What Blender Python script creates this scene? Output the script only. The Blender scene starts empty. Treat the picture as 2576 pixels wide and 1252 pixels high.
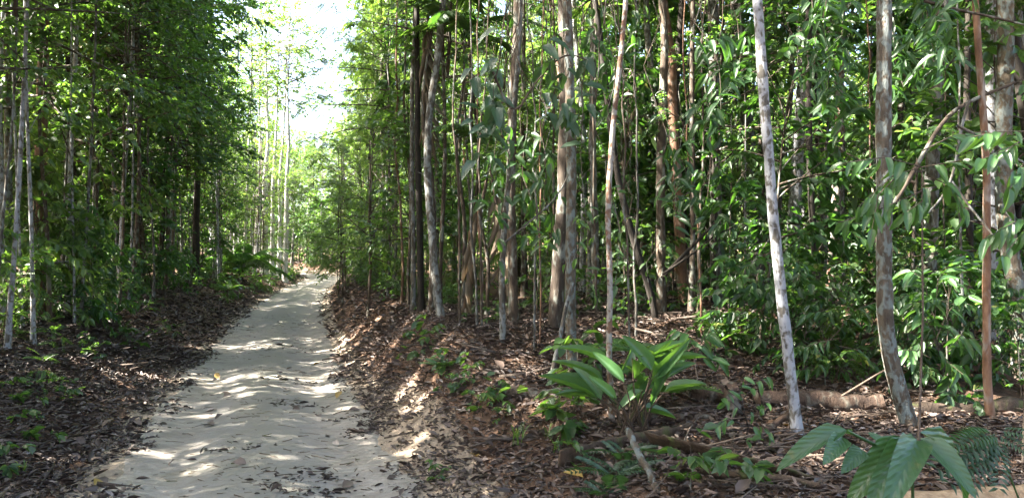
import bpy, math, random
import numpy as np
from mathutils import Vector, Matrix, Quaternion
R = math.radians
rng = np.random.default_rng(11)
scene = bpy.context.scene
col = scene.collection

# ------------------------------------------------------------------ camera, sky, sun, exposure
CAM_H = 1.9
FPX = 1288 / math.tan(R(34.5))          # focal length in pixels of a 2576 px wide picture
HORIZON = 649.0
cam_d = bpy.data.cameras.new('camera'); cam = bpy.data.objects.new('camera', cam_d); col.objects.link(cam)
cam_d.sensor_width = 36; cam_d.lens = 18 / math.tan(R(34.5)); cam_d.clip_start = 0.05; cam_d.clip_end = 2000
cam.location = (0, 0, CAM_H); cam.rotation_euler = (R(90) + math.atan((HORIZON - 626) / FPX), 0, 0)
scene.camera = cam
SUN_EL = R(43); SUN_AZ = math.atan2(-0.985, -0.16)      # clockwise from +Y
sun_dir = Vector((math.sin(SUN_AZ) * math.cos(SUN_EL), math.cos(SUN_AZ) * math.cos(SUN_EL), math.sin(SUN_EL)))
world = bpy.data.worlds.new("World"); scene.world = world; world.use_nodes = True
wn = world.node_tree; bg = wn.nodes['Background']
sky = wn.nodes.new('ShaderNodeTexSky'); sky.sky_type = 'NISHITA'; sky.sun_disc = False
sky.sun_elevation = SUN_EL; sky.sun_rotation = SUN_AZ % (2 * math.pi); sky.air_density = 0.8; sky.dust_density = 5.0; sky.ozone_density = 0.6
wn.links.new(sky.outputs[0], bg.inputs[0]); bg.inputs[1].default_value = 0.08
sun_d = bpy.data.lights.new('sun', 'SUN'); sun = bpy.data.objects.new('sun', sun_d); col.objects.link(sun)
sun_d.energy = 5.0; sun_d.angle = R(0.55); sun_d.color = (1.0, 0.94, 0.84)
sun.rotation_euler = sun_dir.to_track_quat('Z', 'Y').to_euler()
scene.view_settings.view_transform = 'Standard'; scene.view_settings.look = 'None'
scene.view_settings.exposure = 4.15; scene.view_settings.gamma = 1.0; scene.view_settings.use_curve_mapping = False
scene.cycles.max_bounces = 7; scene.cycles.diffuse_bounces = 4; scene.cycles.glossy_bounces = 2
scene.cycles.transmission_bounces = 4; scene.cycles.use_denoising = True
scene.cycles.sample_clamp_indirect = 6.0
scene.render.film_transparent = False

# ------------------------------------------------------------------ materials
class NT:
    def __init__(s, name):
        s.m = bpy.data.materials.new(name); s.m.use_nodes = True
        s.t = s.m.node_tree; s.t.nodes.clear(); s.out = s.n('ShaderNodeOutputMaterial')
    def n(s, typ, **kw):
        nd = s.t.nodes.new(typ)
        for k, v in kw.items():
            if hasattr(nd, k) and not k.startswith('i_'): setattr(nd, k, v)
        return nd
    def l(s, a, b): s.t.links.new(a, b)
    def noise(s, vec, scale, detail=4, rough=0.55, dist=0.0):
        nd = s.n('ShaderNodeTexNoise'); nd.inputs['Scale'].default_value = scale; nd.inputs['Detail'].default_value = detail
        nd.inputs['Roughness'].default_value = rough; nd.inputs['Distortion'].default_value = dist
        s.l(vec, nd.inputs['Vector']); return nd.outputs['Fac']
    def ramp(s, fac, stops, interp='LINEAR'):
        nd = s.n('ShaderNodeValToRGB'); cr = nd.color_ramp; cr.interpolation = interp
        while len(cr.elements) < len(stops): cr.elements.new(0.5)
        for e, (p, c) in zip(cr.elements, stops):
            e.position = p; e.color = (c[0], c[1], c[2], 1) if not isinstance(c, (int, float)) else (c, c, c, 1)
        s.l(fac, nd.inputs[0]); return nd.outputs[0]
    def mix(s, fac, a, b, mode='MIX'):
        nd = s.n('ShaderNodeMixRGB'); nd.blend_type = mode
        for v, i in ((fac, 0), (a, 1), (b, 2)):
            if isinstance(v, (int, float)): nd.inputs[i].default_value = v if i == 0 else (v, v, v, 1)
            elif isinstance(v, tuple): nd.inputs[i].default_value = (*v, 1)
            else: s.l(v, nd.inputs[i])
        return nd.outputs[0]
    def math(s, op, a, b=0.5):
        nd = s.n('ShaderNodeMath'); nd.operation = op
        for v, i in ((a, 0), (b, 1)):
            if isinstance(v, (int, float)): nd.inputs[i].default_value = v
            else: s.l(v, nd.inputs[i])
        return nd.outputs[0]
    def bump(s, h, strength, dist):
        nd = s.n('ShaderNodeBump'); nd.inputs['Strength'].default_value = strength; nd.inputs['Distance'].default_value = dist
        s.l(h, nd.inputs['Height']); return nd.outputs[0]
    def principled(s, color, rough=0.8, spec=0.3, normal=None):
        p = s.n('ShaderNodeBsdfPrincipled'); p.inputs['Roughness'].default_value = rough
        p.inputs['Specular IOR Level'].default_value = spec
        if isinstance(color, tuple): p.inputs['Base Color'].default_value = (*color, 1)
        else: s.l(color, p.inputs['Base Color'])
        if normal is not None: s.l(normal, p.inputs['Normal'])
        return p
    def pos(s, stretch=(1, 1, 1)):
        g = s.n('ShaderNodeNewGeometry'); mp = s.n('ShaderNodeMapping'); mp.inputs['Scale'].default_value = stretch
        s.l(g.outputs['Position'], mp.inputs['Vector']); return mp.outputs[0]
    def rand(s): return s.n('ShaderNodeObjectInfo').outputs['Random']
    def attr(s, name):
        a = s.n('ShaderNodeAttribute'); a.attribute_name = name; return a.outputs['Fac']

def leaf_mat(name, stops, trans, rough=0.42, spec=0.5, tmix=0.38, veins=False):
    t = NT(name)
    a = t.attr('tone'); r = t.rand()
    f = t.math('ADD', t.math('MULTIPLY', a, 0.72), t.math('MULTIPLY', r, 0.28))
    c = t.ramp(f, stops)
    nrm = None
    if veins:
        tc = t.n('ShaderNodeTexCoord'); sep = t.n('ShaderNodeSeparateXYZ'); t.l(tc.outputs['Object'], sep.inputs[0])
        ax = t.math('ABSOLUTE', sep.outputs[0], 0)
        v = t.math('SUBTRACT', t.math('MULTIPLY', sep.outputs[1], 54.0), t.math('MULTIPLY', ax, 40.0))
        w = t.math('SINE', v, 0)
        mid = t.math('LESS_THAN', ax, 0.022)
        nrm = t.bump(t.math('SUBTRACT', w, t.math('MULTIPLY', mid, 2.0)), 0.22, 0.010)
        vein = t.math('MAXIMUM', t.math('GREATER_THAN', w, 0.93), mid)
        c = t.mix(t.math('MULTIPLY', vein, 0.10), c, (0.13, 0.20, 0.08))
    if name in ('leaf_gloss', 'leaf_plain', 'leaf_blue'):
        bl = t.noise(t.pos(), 26, 4, .7); c = t.mix(t.ramp(bl, [(.62, 0.0), (.70, .7)]), c, (.15, .12, .045))
        c = t.mix(t.math('MULTIPLY', t.noise(t.pos(), 7, 2), .5), c, (.035, .065, .02))
    p = t.principled(c, rough, spec, nrm)
    tr = t.n('ShaderNodeBsdfTranslucent')
    t.l(t.mix(1.0, t.ramp(f, [(0, tuple(x * 0.6 for x in trans)), (0.6, trans), (1, tuple(min(x * 1.25, .7) for x in trans))]), (1.0, 1.0, 1.0), 'MULTIPLY'), tr.inputs[0])
    ms = t.n('ShaderNodeMixShader'); ms.inputs[0].default_value = tmix
    t.l(p.outputs[0], ms.inputs[1]); t.l(tr.outputs[0], ms.inputs[2]); t.l(ms.outputs[0], t.out.inputs[0])
    return t.m

def bark_mat(name, c0, c1, c2, lichen=None, lamount=0.5, lscale=9.0, lstretch=(1, 1, 0.55), rough=0.85, bump=0.6):
    t = NT(name)
    v = t.pos((1, 1, 0.35)); r = t.rand()
    n1 = t.noise(v, 22, 5, 0.65); n2 = t.noise(t.pos((1, 1, 1)), 3.2, 3)
    c = t.ramp(n1, [(0.30, c0), (0.5, c1), (0.72, c2)])
    c = t.mix(t.ramp(n2, [(0.4, 0.0), (0.65, 0.55)]), c, tuple(0.45 * x for x in c1))
    c = t.mix(1.0, c, t.ramp(r, [(0, (0.7, 0.7, 0.7)), (1, (1.1, 1.06, 1.0))]), 'MULTIPLY')
    h = t.noise(t.pos((1, 1, 0.25)), 60, 4, 0.7)
    if lichen:
        lv = t.noise(t.pos(lstretch), lscale, 3, 0.5, 0.6)
        vo = t.n('ShaderNodeTexVoronoi'); vo.inputs['Scale'].default_value = lscale * 2.1; t.l(t.pos(lstretch), vo.inputs['Vector'])
        lf = t.ramp(t.math('ADD', lv, t.math('MULTIPLY', vo.outputs['Distance'], 0.18)), [(0.58 - 0.25 * lamount, 0.0), (0.71 - 0.25 * lamount, 1.0)])
        lc = t.mix(t.noise(t.pos(), 40, 3), tuple(x * 0.75 for x in lichen), lichen)
        c = t.mix(t.math('MULTIPLY', lf, 0.8), c, lc)
        h = t.math('ADD', h, t.math('MULTIPLY', lf, 0.25))
    p = t.principled(c, rough, 0.25, t.bump(h, bump, 0.02)); t.l(p.outputs[0], t.out.inputs[0])
    return t.m

M = {}
M['leaf_dark'] = leaf_mat('leaf_dark', [(0, (.013, .034, .014)), (.5, (.026, .060, .021)), (.84, (.046, .088, .028)), (.955, (.12, .12, .03))], (.10, .26, .025))
M['leaf_mid'] = leaf_mat('leaf_mid', [(0, (.017, .042, .016)), (.5, (.034, .072, .023)), (.84, (.062, .108, .032)), (.955, (.18, .16, .04))], (.17, .34, .035))
M['leaf_light'] = leaf_mat('leaf_light', [(0, (.030, .062, .020)), (.5, (.056, .104, .030)), (.84, (.095, .145, .04)), (.955, (.24, .20, .05))], (.25, .42, .05))
M['leaf_blue'] = leaf_mat('leaf_blue', [(0, (.014, .036, .022)), (.5, (.023, .054, .032)), (.9, (.038, .075, .038)), (1, (.09, .12, .035))], (.10, .23, .03), rough=0.42, spec=0.5, tmix=0.25, veins=True)
M['leaf_gloss'] = leaf_mat('leaf_gloss', [(0, (.018, .052, .026)), (.5, (.030, .080, .036)), (.95, (.055, .115, .042)), (1, (.08, .14, .04))], (.15, .33, .035), rough=0.34, spec=0.55, tmix=0.28, veins=True)
M['leaf_plain'] = leaf_mat('leaf_plain', [(0, (.022, .060, .024)), (.5, (.042, .105, .034)), (.95, (.075, .155, .045)), (1, (.10, .19, .05))], (.18, .38, .04), rough=0.36, spec=0.5, tmix=0.32)
M['leaf_dry'] = leaf_mat('leaf_dry', [(0, (.09, .065, .045)), (.5, (.18, .14, .10)), (1, (.28, .23, .17))], (.2, .14, .08), rough=0.8, spec=0.2, tmix=0.15)
M['leaf_yellow'] = leaf_mat('leaf_yellow', [(0, (.42, .32, .03)), (1, (.55, .42, .05))], (.5, .4, .04), tmix=0.3)
M['bark_pale'] = bark_mat('bark_pale', (.055, .048, .04), (.12, .108, .09), (.20, .185, .16), (.31, .32, .34), 0.36, 17, (1, 1, 0.7))
M['bark_grey'] = bark_mat('bark_grey', (.035, .030, .025), (.085, .075, .06), (.15, .135, .11), (.20, .21, .20), 0.05, 15)
M['bark_brown'] = bark_mat('bark_brown', (.030, .022, .016), (.065, .048, .035), (.115, .09, .066), (.20, .21, .18), -0.15, 9)
M['bark_red'] = bark_mat('bark_red', (.075, .038, .024), (.14, .078, .048), (.21, .13, .085), (.24, .21, .18), -0.15, 8, bump=0.35)
M['bark_sunlit'] = bark_mat('bark_sunlit', (.14, .125, .11), (.30, .28, .25), (.40, .385, .36), (.46, .46, .45), 0.3, 9)  # pale bark lightened so the far grove trunks look sunlit
M['bark_dark'] = bark_mat('bark_dark', (.014, .011, .009), (.028, .023, .018), (.055, .045, .036))
M['bark_patchy'] = bark_mat('bark_patchy', (.08, .038, .025), (.15, .085, .055), (.21, .14, .10), (.28, .27, .24), 0.25, 17, (1, 1, 0.9))
M['bark_flaky'] = bark_mat('bark_flaky', (.045, .034, .025), (.10, .08, .058), (.17, .14, .105), (.17, .20, .19), 0.10, 16, (1, 1, 0.6), bump=1.0)
M['log_wood'] = bark_mat('log_wood', (.030, .019, .014), (.068, .043, .030), (.125, .082, .056), (.13, .12, .095), -0.15, 8, bump=1.0)
M['cut_wood'] = bark_mat('cut_wood', (.16, .10, .06), (.26, .18, .11), (.36, .27, .18), bump=0.4)
M['board_wood'] = bark_mat('board_wood', (.035, .025, .018), (.075, .052, .036), (.14, .10, .07), (.07, .085, .025), -0.25, 6, bump=0.8)
M['twig'] = bark_mat('twig', (.06, .045, .035), (.12, .09, .07), (.22, .18, .14))

def litter_mat():
    t = NT('litter_leaf'); a = t.attr('tone')
    c = t.ramp(a, [(0, (.024, .018, .015)), (.25, (.054, .040, .033)), (.5, (.100, .074, .060)), (.7, (.16, .112, .086)), (.85, (.23, .19, .165)), (.97, (.36, .33, .30)), (1, (.34, .22, .05))])
    n = t.noise(t.pos(), 45, 3); c = t.mix(t.math('MULTIPLY', n, 0.5), c, (.06, .036, .024))
    p = t.principled(c, 0.55, 0.35); t.l(p.outputs[0], t.out.inputs[0]); return t.m
M['litter'] = litter_mat()

def ground_mat():
    t = NT('forest_soil'); a = t.attr('sand')
    n1 = t.noise(t.pos(), 1.7, 5, 0.6); n2 = t.noise(t.pos(), 14, 6, 0.7); n3 = t.noise(t.pos(), 70, 3, 0.7)
    vo = t.n('ShaderNodeTexVoronoi'); vo.inputs['Scale'].default_value = 17; t.l(t.pos(), vo.inputs['Vector'])
    base = t.ramp(n2, [(.25, (.040, .025, .017)), (.5, (.085, .052, .035)), (.75, (.15, .098, .066))])
    base = t.mix(t.ramp(n1, [(.4, 0.0), (.7, .5)]), base, (.17, .105, .068))
    cell = t.ramp(vo.outputs['Color'], [(0, (.5, .45, .42)), (.6, (1, 1, 1)), (1, (1.35, 1.3, 1.25))])
    base = t.mix(0.8, base, cell, 'MULTIPLY')
    sand = t.ramp(n2, [(.3, (.19, .145, .105)), (.6, (.32, .255, .19)), (.8, (.38, .31, .24))])
    f = t.ramp(t.math('ADD', a, t.math('MULTIPLY', t.math('SUBTRACT', n2, .5), .9)), [(.42, 0.0), (.62, 1.0)])
    c = t.mix(f, base, sand)
    p = t.principled(c, 0.9, 0.15, t.bump(t.math('ADD', n2, t.math('MULTIPLY', n3, .4)), .7, .05)); t.l(p.outputs[0], t.out.inputs[0]); return t.m
M['ground'] = ground_mat()

def road_mat():
    t = NT('sand_track'); off = t.attr('rut')
    n0 = t.noise(t.pos(), .55, 4, .6); n1 = t.noise(t.pos(), 2.6, 6, .62, .3); n2 = t.noise(t.pos(), 26, 5, .7); n3 = t.noise(t.pos((1, 2.2, 1)), 9, 4, .6, .5)
    c = t.ramp(n1, [(.28, (.185, .165, .145)), (.5, (.265, .240, .212)), (.72, (.345, .315, .28))])
    grey = t.ramp(n3, [(.3, (.175, .17, .168)), (.7, (.285, .278, .272))])
    gf = t.ramp(t.math('ADD', t.math('MULTIPLY', off, .55), t.math('MULTIPLY', n1, .6)), [(.48, 0.0), (.72, .8)])
    c = t.mix(gf, c, grey)
    c = t.mix(t.ramp(n0, [(.45, 0.0), (.7, .35)]), c, (.28, .255, .18))
    c = t.mix(t.ramp(n2, [(.60, 0.0), (.75, .5)]), c, (.22, .18, .14))
    vo = t.n('ShaderNodeTexVoronoi'); vo.inputs['Scale'].default_value = 7.5; t.l(t.pos((1, 1.5, 1)), vo.inputs['Vector'])
    n4 = t.noise(t.pos(), 75, 3, .7)
    c = t.mix(t.ramp(t.math('ADD', n3, t.math('MULTIPLY', n4, .5)), [(.62, 0.0), (.9, .55)]), c, (.17, .14, .105))
    c = t.mix(t.ramp(t.math('ADD', off, t.math('MULTIPLY', t.math('SUBTRACT', n1, .5), 1.6)), [(.62, 0.0), (1.05, .65)]), c, (.185, .172, .135))
    c = t.mix(t.ramp(n4, [(.62, 0.0), (.72, .6)]), c, (.13, .105, .08))
    h = t.math('ADD', t.math('MULTIPLY', vo.outputs['Distance'], .5), t.math('MULTIPLY', n1, 1.4)); h = t.math('ADD', h, t.math('MULTIPLY', n4, .12)); h = t.math('ADD', h, t.math('MULTIPLY', n0, .3)); h = t.math('ADD', h, t.math('MULTIPLY', n1, .01)); h = t.math('ADD', h, t.math('ADD', t.math('MULTIPLY', n3, .5), t.math('MULTIPLY', n2, .22)))
    p = t.principled(c, .92, .15, t.bump(h, .55, .05)); t.l(p.outputs[0], t.out.inputs[0]); return t.m
M['road'] = road_mat()

# ------------------------------------------------------------------ mesh building
class MB:
    def __init__(s): s.v = []; s.q = []; s.t = []; s.tone = []; s.n = 0
    def add(s, v, q=None, t=None, mat=0, tone=0.5):
        v = np.asarray(v, float).reshape(-1, 3)
        s.v.append(v); tn = np.asarray(tone, float)
        s.tone.append(np.full(len(v), float(tn)) if tn.ndim == 0 else tn)
        if q is not None and len(q): s.q.append((np.asarray(q, int) + s.n, mat))
        if t is not None and len(t): s.t.append((np.asarray(t, int) + s.n, mat))
        s.n += len(v)
    def mesh(s, name, mats, smooth=False):
        me = bpy.data.meshes.new(name); v = np.concatenate(s.v)
        loops = []; sizes = []; mi = []
        for arr, k in ((s.q, 4), (s.t, 3)):
            for f, m in arr:
                loops.append(f.ravel()); sizes.append(np.full(len(f), k)); mi.append(np.full(len(f), m))
        loops = np.concatenate(loops); sizes = np.concatenate(sizes); mi = np.concatenate(mi)
        me.vertices.add(len(v)); me.vertices.foreach_set('co', v.astype(np.float32).ravel())
        me.loops.add(len(loops)); me.loops.foreach_set('vertex_index', loops.astype(np.int32))
        me.polygons.add(len(sizes)); st = np.concatenate([[0], np.cumsum(sizes)[:-1]])
        me.polygons.foreach_set('loop_start', st.astype(np.int32)); me.polygons.foreach_set('loop_total', sizes.astype(np.int32))
        for m in mats: me.materials.append(M[m] if isinstance(m, str) else m)
        me.polygons.foreach_set('material_index', mi.astype(np.int32))
        if smooth: me.polygons.foreach_set('use_smooth', np.ones(len(sizes), bool))
        a = me.attributes.new('tone', 'FLOAT', 'POINT'); a.data.foreach_set('value', np.concatenate(s.tone).astype(np.float32))
        me.update(calc_edges=True); me.validate(); return me

def unit(a):
    a = np.asarray(a, float); return a / np.maximum(np.linalg.norm(a, axis=-1, keepdims=True), 1e-9)

def tube(mb, path, rad, seg=6, mat=0, tone=0.5, cap=False, lump=0.0, g=None):
    path = np.asarray(path, float); k = len(path); rad = np.broadcast_to(np.asarray(rad, float), (k,))
    T = unit(np.gradient(path, axis=0))
    ref = np.array([0., 0, 1.]) if abs(T[:, 2]).mean() < 0.75 else np.array([0., 1., 0])
    U = unit(np.cross(ref, T)); V = np.cross(T, U)
    an = np.linspace(0, 2 * np.pi, seg, endpoint=False)
    rr = rad[:, None] * np.ones(seg)[None]
    if lump: rr = rr * (1 + lump * (g or rng).standard_normal((k, seg)) * 0.5)
    v = path[:, None] + rr[..., None] * (np.cos(an)[None, :, None] * U[:, None] + np.sin(an)[None, :, None] * V[:, None])
    i = np.arange(k - 1)[:, None] * seg; j = np.arange(seg)[None]; j2 = (j + 1) % seg
    q = np.stack([i + j, i + j2, i + seg + j2, i + seg + j], -1).reshape(-1, 4)
    v = v.reshape(-1, 3); t = None
    if cap:
        v = np.vstack([v, path[:1], path[-1:]]); b = k * seg
        jj = np.arange(seg); j3 = (jj + 1) % seg
        t = np.vstack([np.stack([j3, jj, np.full(seg, b)], -1), np.stack([jj + (k - 1) * seg, j3 + (k - 1) * seg, np.full(seg, b + 1)], -1)])
    mb.add(v, q, t, mat, tone)

# leaf templates: (verts, quads, tris), unit length along +Y, unit width in X, normal +Z
def tpl_hex():
    v = [(0, 0, 0), (.46, .26, .10), (.50, .58, .05), (0, 1, -.16), (-.50, .58, .05), (-.46, .26, .10)]
    return np.array(v), np.array([(0, 1, 2, 3), (0, 3, 4, 5)]), np.zeros((0, 3), int)
def tpl_rhomb():
    return np.array([(0, 0, 0), (.5, .45, .10), (0, 1, -.12), (-.5, .45, .10)]), np.zeros((0, 4), int), np.array([(0, 1, 2), (0, 2, 3)])
def tpl_pinnate(n=8, lw=.11, ll=.30, droop=.25):
    vs = []; ts = []; b = 0
    for i in range(n):
        y = .12 + .84 * i / (n - 1); z = -droop * y * y
        L = ll * (1 - .45 * abs(i / (n - 1) - .35))
        for s in (-1, 1):
            dx, dy = s * L * .93, L * .36
            vs += [(0, y, z), (dx * .5 - s * 0, y + dy * .5 + lw * .5, z + .015), (dx, y + dy, z - .05), (dx * .5, y + dy * .5 - lw * .5, z + .015)]
            ts += [(b, b + 1, b + 2), (b, b + 2, b + 3)]; b += 4
    vs += [(-.008, 0, 0), (.008, 0, 0), (0, 1, -droop)]; ts.append((b, b + 1, b + 2))
    return np.array(vs, float), np.zeros((0, 4), int), np.array(ts)
HEX, RHOMB, PINN = tpl_hex(), tpl_rhomb(), tpl_pinnate()

def scatter(mb, tpl, P, D, N, L, W, mat=1, tone=None, g=None):
    P, D, N = np.asarray(P, float), unit(D), np.asarray(N, float)
    n = len(P); tv, tq, tt = tpl; k = len(tv)
    S = unit(np.cross(D, N)); N = np.cross(S, D)
    L = np.broadcast_to(L, (n,)); W = np.broadcast_to(W, (n,))
    v = P[:, None] + S[:, None] * (tv[None, :, 0:1] * W[:, None, None]) + D[:, None] * (tv[None, :, 1:2] * L[:, None, None]) + N[:, None] * (tv[None, :, 2:3] * L[:, None, None])
    off = (np.arange(n) * k)[:, None, None]
    tn = (g or rng).random(n) if tone is None else np.broadcast_to(tone, (n,))
    mb.add(v.reshape(-1, 3), (tq[None] + off).reshape(-1, 4) if len(tq) else None, (tt[None] + off).reshape(-1, 3) if len(tt) else None, mat, np.repeat(tn, k))

# ------------------------------------------------------------------ terrain
ctrl = np.array([(4.2, -40), (3.2, -25), (2.3, -14), (.9, -5), (-.25, 0), (-2.02, 5.9), (-2.85, 8.5), (-3.80, 11.4), (-5.62, 17.7), (-8.2, 27.2), (-10.85, 39), (-13.1, 52), (-16.2, 61), (-22, 67), (-32, 71), (-60, 77), (-110, 84)], float)
def catmull(P, n=14):
    Q = np.vstack([2 * P[0] - P[1], P, 2 * P[-1] - P[-2]]); out = []
    t = np.linspace(0, 1, n, endpoint=False)[:, None]
    for i in range(1, len(Q) - 2):
        p0, p1, p2, p3 = Q[i - 1], Q[i], Q[i + 1], Q[i + 2]
        out.append(.5 * (2 * p1 + (p2 - p0) * t + (2 * p0 - 5 * p1 + 4 * p2 - p3) * t ** 2 + (3 * p1 - p0 - 3 * p2 + p3) * t ** 3))
    out.append(P[-1:]); return np.vstack(out)
CL = catmull(ctrl); CT = unit(np.gradient(CL, axis=0)); CN = np.stack([CT[:, 1], -CT[:, 0]], -1)   # CN points right of travel
CS = np.concatenate([[0], np.cumsum(np.linalg.norm(np.diff(CL, axis=0), axis=1))])
CS -= CS[np.argmin(np.linalg.norm(CL, axis=1))]            # arc length from the camera
def sm(t): t = np.clip(t, 0, 1); return t * t * (3 - 2 * t)
def road_sd(x, y):
    x = np.asarray(x, float).ravel(); y = np.asarray(y, float).ravel(); d = np.empty(len(x)); s = np.empty(len(x))
    for a in range(0, len(x), 20000):
        P = np.stack([x[a:a + 20000], y[a:a + 20000]], -1)
        k = ((P[:, None] - CL[None]) ** 2).sum(-1).argmin(1)
        r = P - CL[k]; along = (r * CT[k]).sum(-1); across = (r * CN[k]).sum(-1)
        far = np.abs(along) > 1.5
        across = np.where(far, np.sign(across) * np.linalg.norm(r, axis=-1), across)
        d[a:a + 20000] = across; s[a:a + 20000] = CS[k] + np.clip(along, -1.5, 1.5)
    return d, s
HW = 1.27
def vnoise(x, y, f, seed):
    a = np.sin(x * f * 1.0 + y * f * .63 + seed) * np.sin(y * f * 1.13 - x * f * .41 + seed * 2.3)
    b = np.sin(x * f * 2.3 - y * f * 1.7 + seed * 1.7) * np.sin(y * f * 2.1 + x * f * .9 + seed * .6)
    return a * .65 + b * .35
def H(x, y):
    x = np.asarray(x, float); y = np.asarray(y, float); shp = x.shape; xf, yf = x.ravel(), y.ravel()
    d, s = road_sd(xf, yf)
    z = .55 * sm((s - 20) / 45)
    wob = .18 * vnoise(xf, yf, .9, 1.0)
    e = np.abs(d) - HW + wob * (np.abs(d) > .6)
    hr = np.interp(s, [0, 5.5, 9, 30, 60], [.26, .44, .98, 1.0, .95]); wr = np.interp(s, [0, 5, 9, 60], [1.9, 1.6, 1.3, 1.3])
    hl = np.interp(s, [0, 6, 12, 30, 60], [.45, .60, .78, .92, .9]); wl = 2.7
    er = np.maximum(e, 0)
    right = hr * sm(er / wr) ** .9 + .02 * np.maximum(er - wr, 0)
    left = hl * sm(er / wl) ** .95 + .02 * np.maximum(er - wl, 0)
    z = z + np.where(d > 0, right, left)
    rough = sm(er / .8)
    z = z + rough * (.05 * vnoise(xf, yf, 1.9, 3.1) + .025 * vnoise(xf, yf, 6.1, .7) + .012 * vnoise(xf, yf, 15, 2.2))
    inn = 1 - sm((np.abs(d) - .9) / .5)
    z = z + inn * (.045 * np.exp(-(d / .34) ** 2) - .045 * np.exp(-((np.abs(d) - .74) / .27) ** 2) +   .014 * vnoise(xf, yf, 1.1, 5) + .005 * vnoise(xf, yf, 3.5, 9) + .004 * np.sin(s * 7.5 + 1.5 * np.sin(s * .7)) * sm((s - 8) / 8))
    return z.reshape(shp)
def h1(x, y): return float(H(np.array([x]), np.array([y]))[0])

def warp(n, lo, hi, c, k):
    t = np.linspace(-1, 1, n); u = np.sinh(t * k) / math.sinh(k)
    return np.where(u < 0, c + u * (c - lo), c + u * (hi - c))
gx = warp(330, -320, 320, -1.0, 6.2); gy = warp(360, -320, 340, 8.0, 5.6)
X, Y = np.meshgrid(gx, gy, indexing='ij'); Z = H(X, Y)
dG, sG = road_sd(X, Y)
mb = MB(); nx, ny = X.shape
ii = (np.arange(nx - 1)[:, None] * ny + np.arange(ny - 1)[None]).ravel()
inside = (np.abs(dG) < HW - .25)
Zg = Z.ravel() - np.where(np.abs(dG) < HW - .05, .05 * sm((HW - .05 - np.abs(dG)) / .2), 0)
mb.add(np.stack([X.ravel(), Y.ravel(), Zg], -1), np.stack([ii, ii + ny, ii + ny + 1, ii + 1], -1))
me = mb.mesh('ground', ['ground'], True)
sand = 1 - sm((np.abs(dG) - HW - np.where(dG > 0, np.interp(sG, [0, 8, 14], [.45, .30, .05]), .02)) / .42)
at = me.attributes.new('sand', 'FLOAT', 'POINT'); at.data.foreach_set('value', sand.astype(np.float32))
def obj(name, me, parent=None, loc=(0, 0, 0), **props):
    o = bpy.data.objects.new(name, me); col.objects.link(o); o.location = loc
    if parent is not None: o.parent = parent
    for k, v in props.items(): o[k] = v
    return o
obj('ground', me, kind='structure', label='brown leaf strewn forest floor rising into banks beside the track')

# the sand track: its own strip, dipping under the ground at irregular edges
ss = np.concatenate([np.arange(-38, 2, .5), np.arange(2, 24, .07), np.arange(24, 110, .25)])
cx = np.interp(ss, CS, CL[:, 0]); cy = np.interp(ss, CS, CL[:, 1]); nxx = np.interp(ss, CS, CN[:, 0]); nyy = np.interp(ss, CS, CN[:, 1])
dd = np.linspace(-1.45, 1.45, 53)
RX = cx[:, None] + nxx[:, None] * dd; RY = cy[:, None] + nyy[:, None] * dd
RZ = H(RX, RY) + .006 - .09 * sm((np.abs(dd)[None] - 1.19 - .10 * vnoise(RX, RY, 1.9, 4) - .08 * vnoise(RX, RY, 7, 1)) / .24)
mb = MB(); a, b = RX.shape; ii = (np.arange(a - 1)[:, None] * b + np.arange(b - 1)[None]).ravel()
mb.add(np.stack([RX.ravel(), RY.ravel(), RZ.ravel()], -1), np.stack([ii, ii + 1, ii + b + 1, ii + b], -1))
me = mb.mesh('road', ['road'], True)
rut = np.exp(-(np.abs(dd) / .75) ** 2)[None] * np.ones((a, 1))
at = me.attributes.new('rut', 'FLOAT', 'POINT'); at.data.foreach_set('value', rut.ravel().astype(np.float32))
obj('road', me, kind='structure', label='pale sandy single lane forest track curving away to a bend')

# ------------------------------------------------------------------ helpers for placing
def at(px, Yd): return (px - 1288) / FPX * Yd
def zat(py, Yd): return CAM_H - (py - HORIZON) / FPX * Yd
def G(px, py):
    Ys = np.geomspace(1.5, 150, 900); xs = (px - 1288) / FPX * Ys; zr = CAM_H - (py - HORIZON) / FPX * Ys
    below = np.nonzero(zr < H(xs, Ys))[0]; k = below[0] if len(below) else -1
    return Vector((xs[k], Ys[k], h1(xs[k], Ys[k])))
def offs(s, d):
    s = np.asarray(s, float); return np.interp(s, CS, CL[:, 0]) + np.interp(s, CS, CN[:, 0]) * d, np.interp(s, CS, CL[:, 1]) + np.interp(s, CS, CN[:, 1]) * d
def px_of(p): return 1288 + p[0] / max(p[1], .1) * FPX
def empty(name, loc, label, cat, group=None, rz=0):
    o = bpy.data.objects.new(name, None); col.objects.link(o); o.location = loc; o.rotation_euler = (0, 0, rz)
    o.empty_display_size = .2; o['label'] = label; o['category'] = cat
    if group: o['group'] = group
    return o

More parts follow.
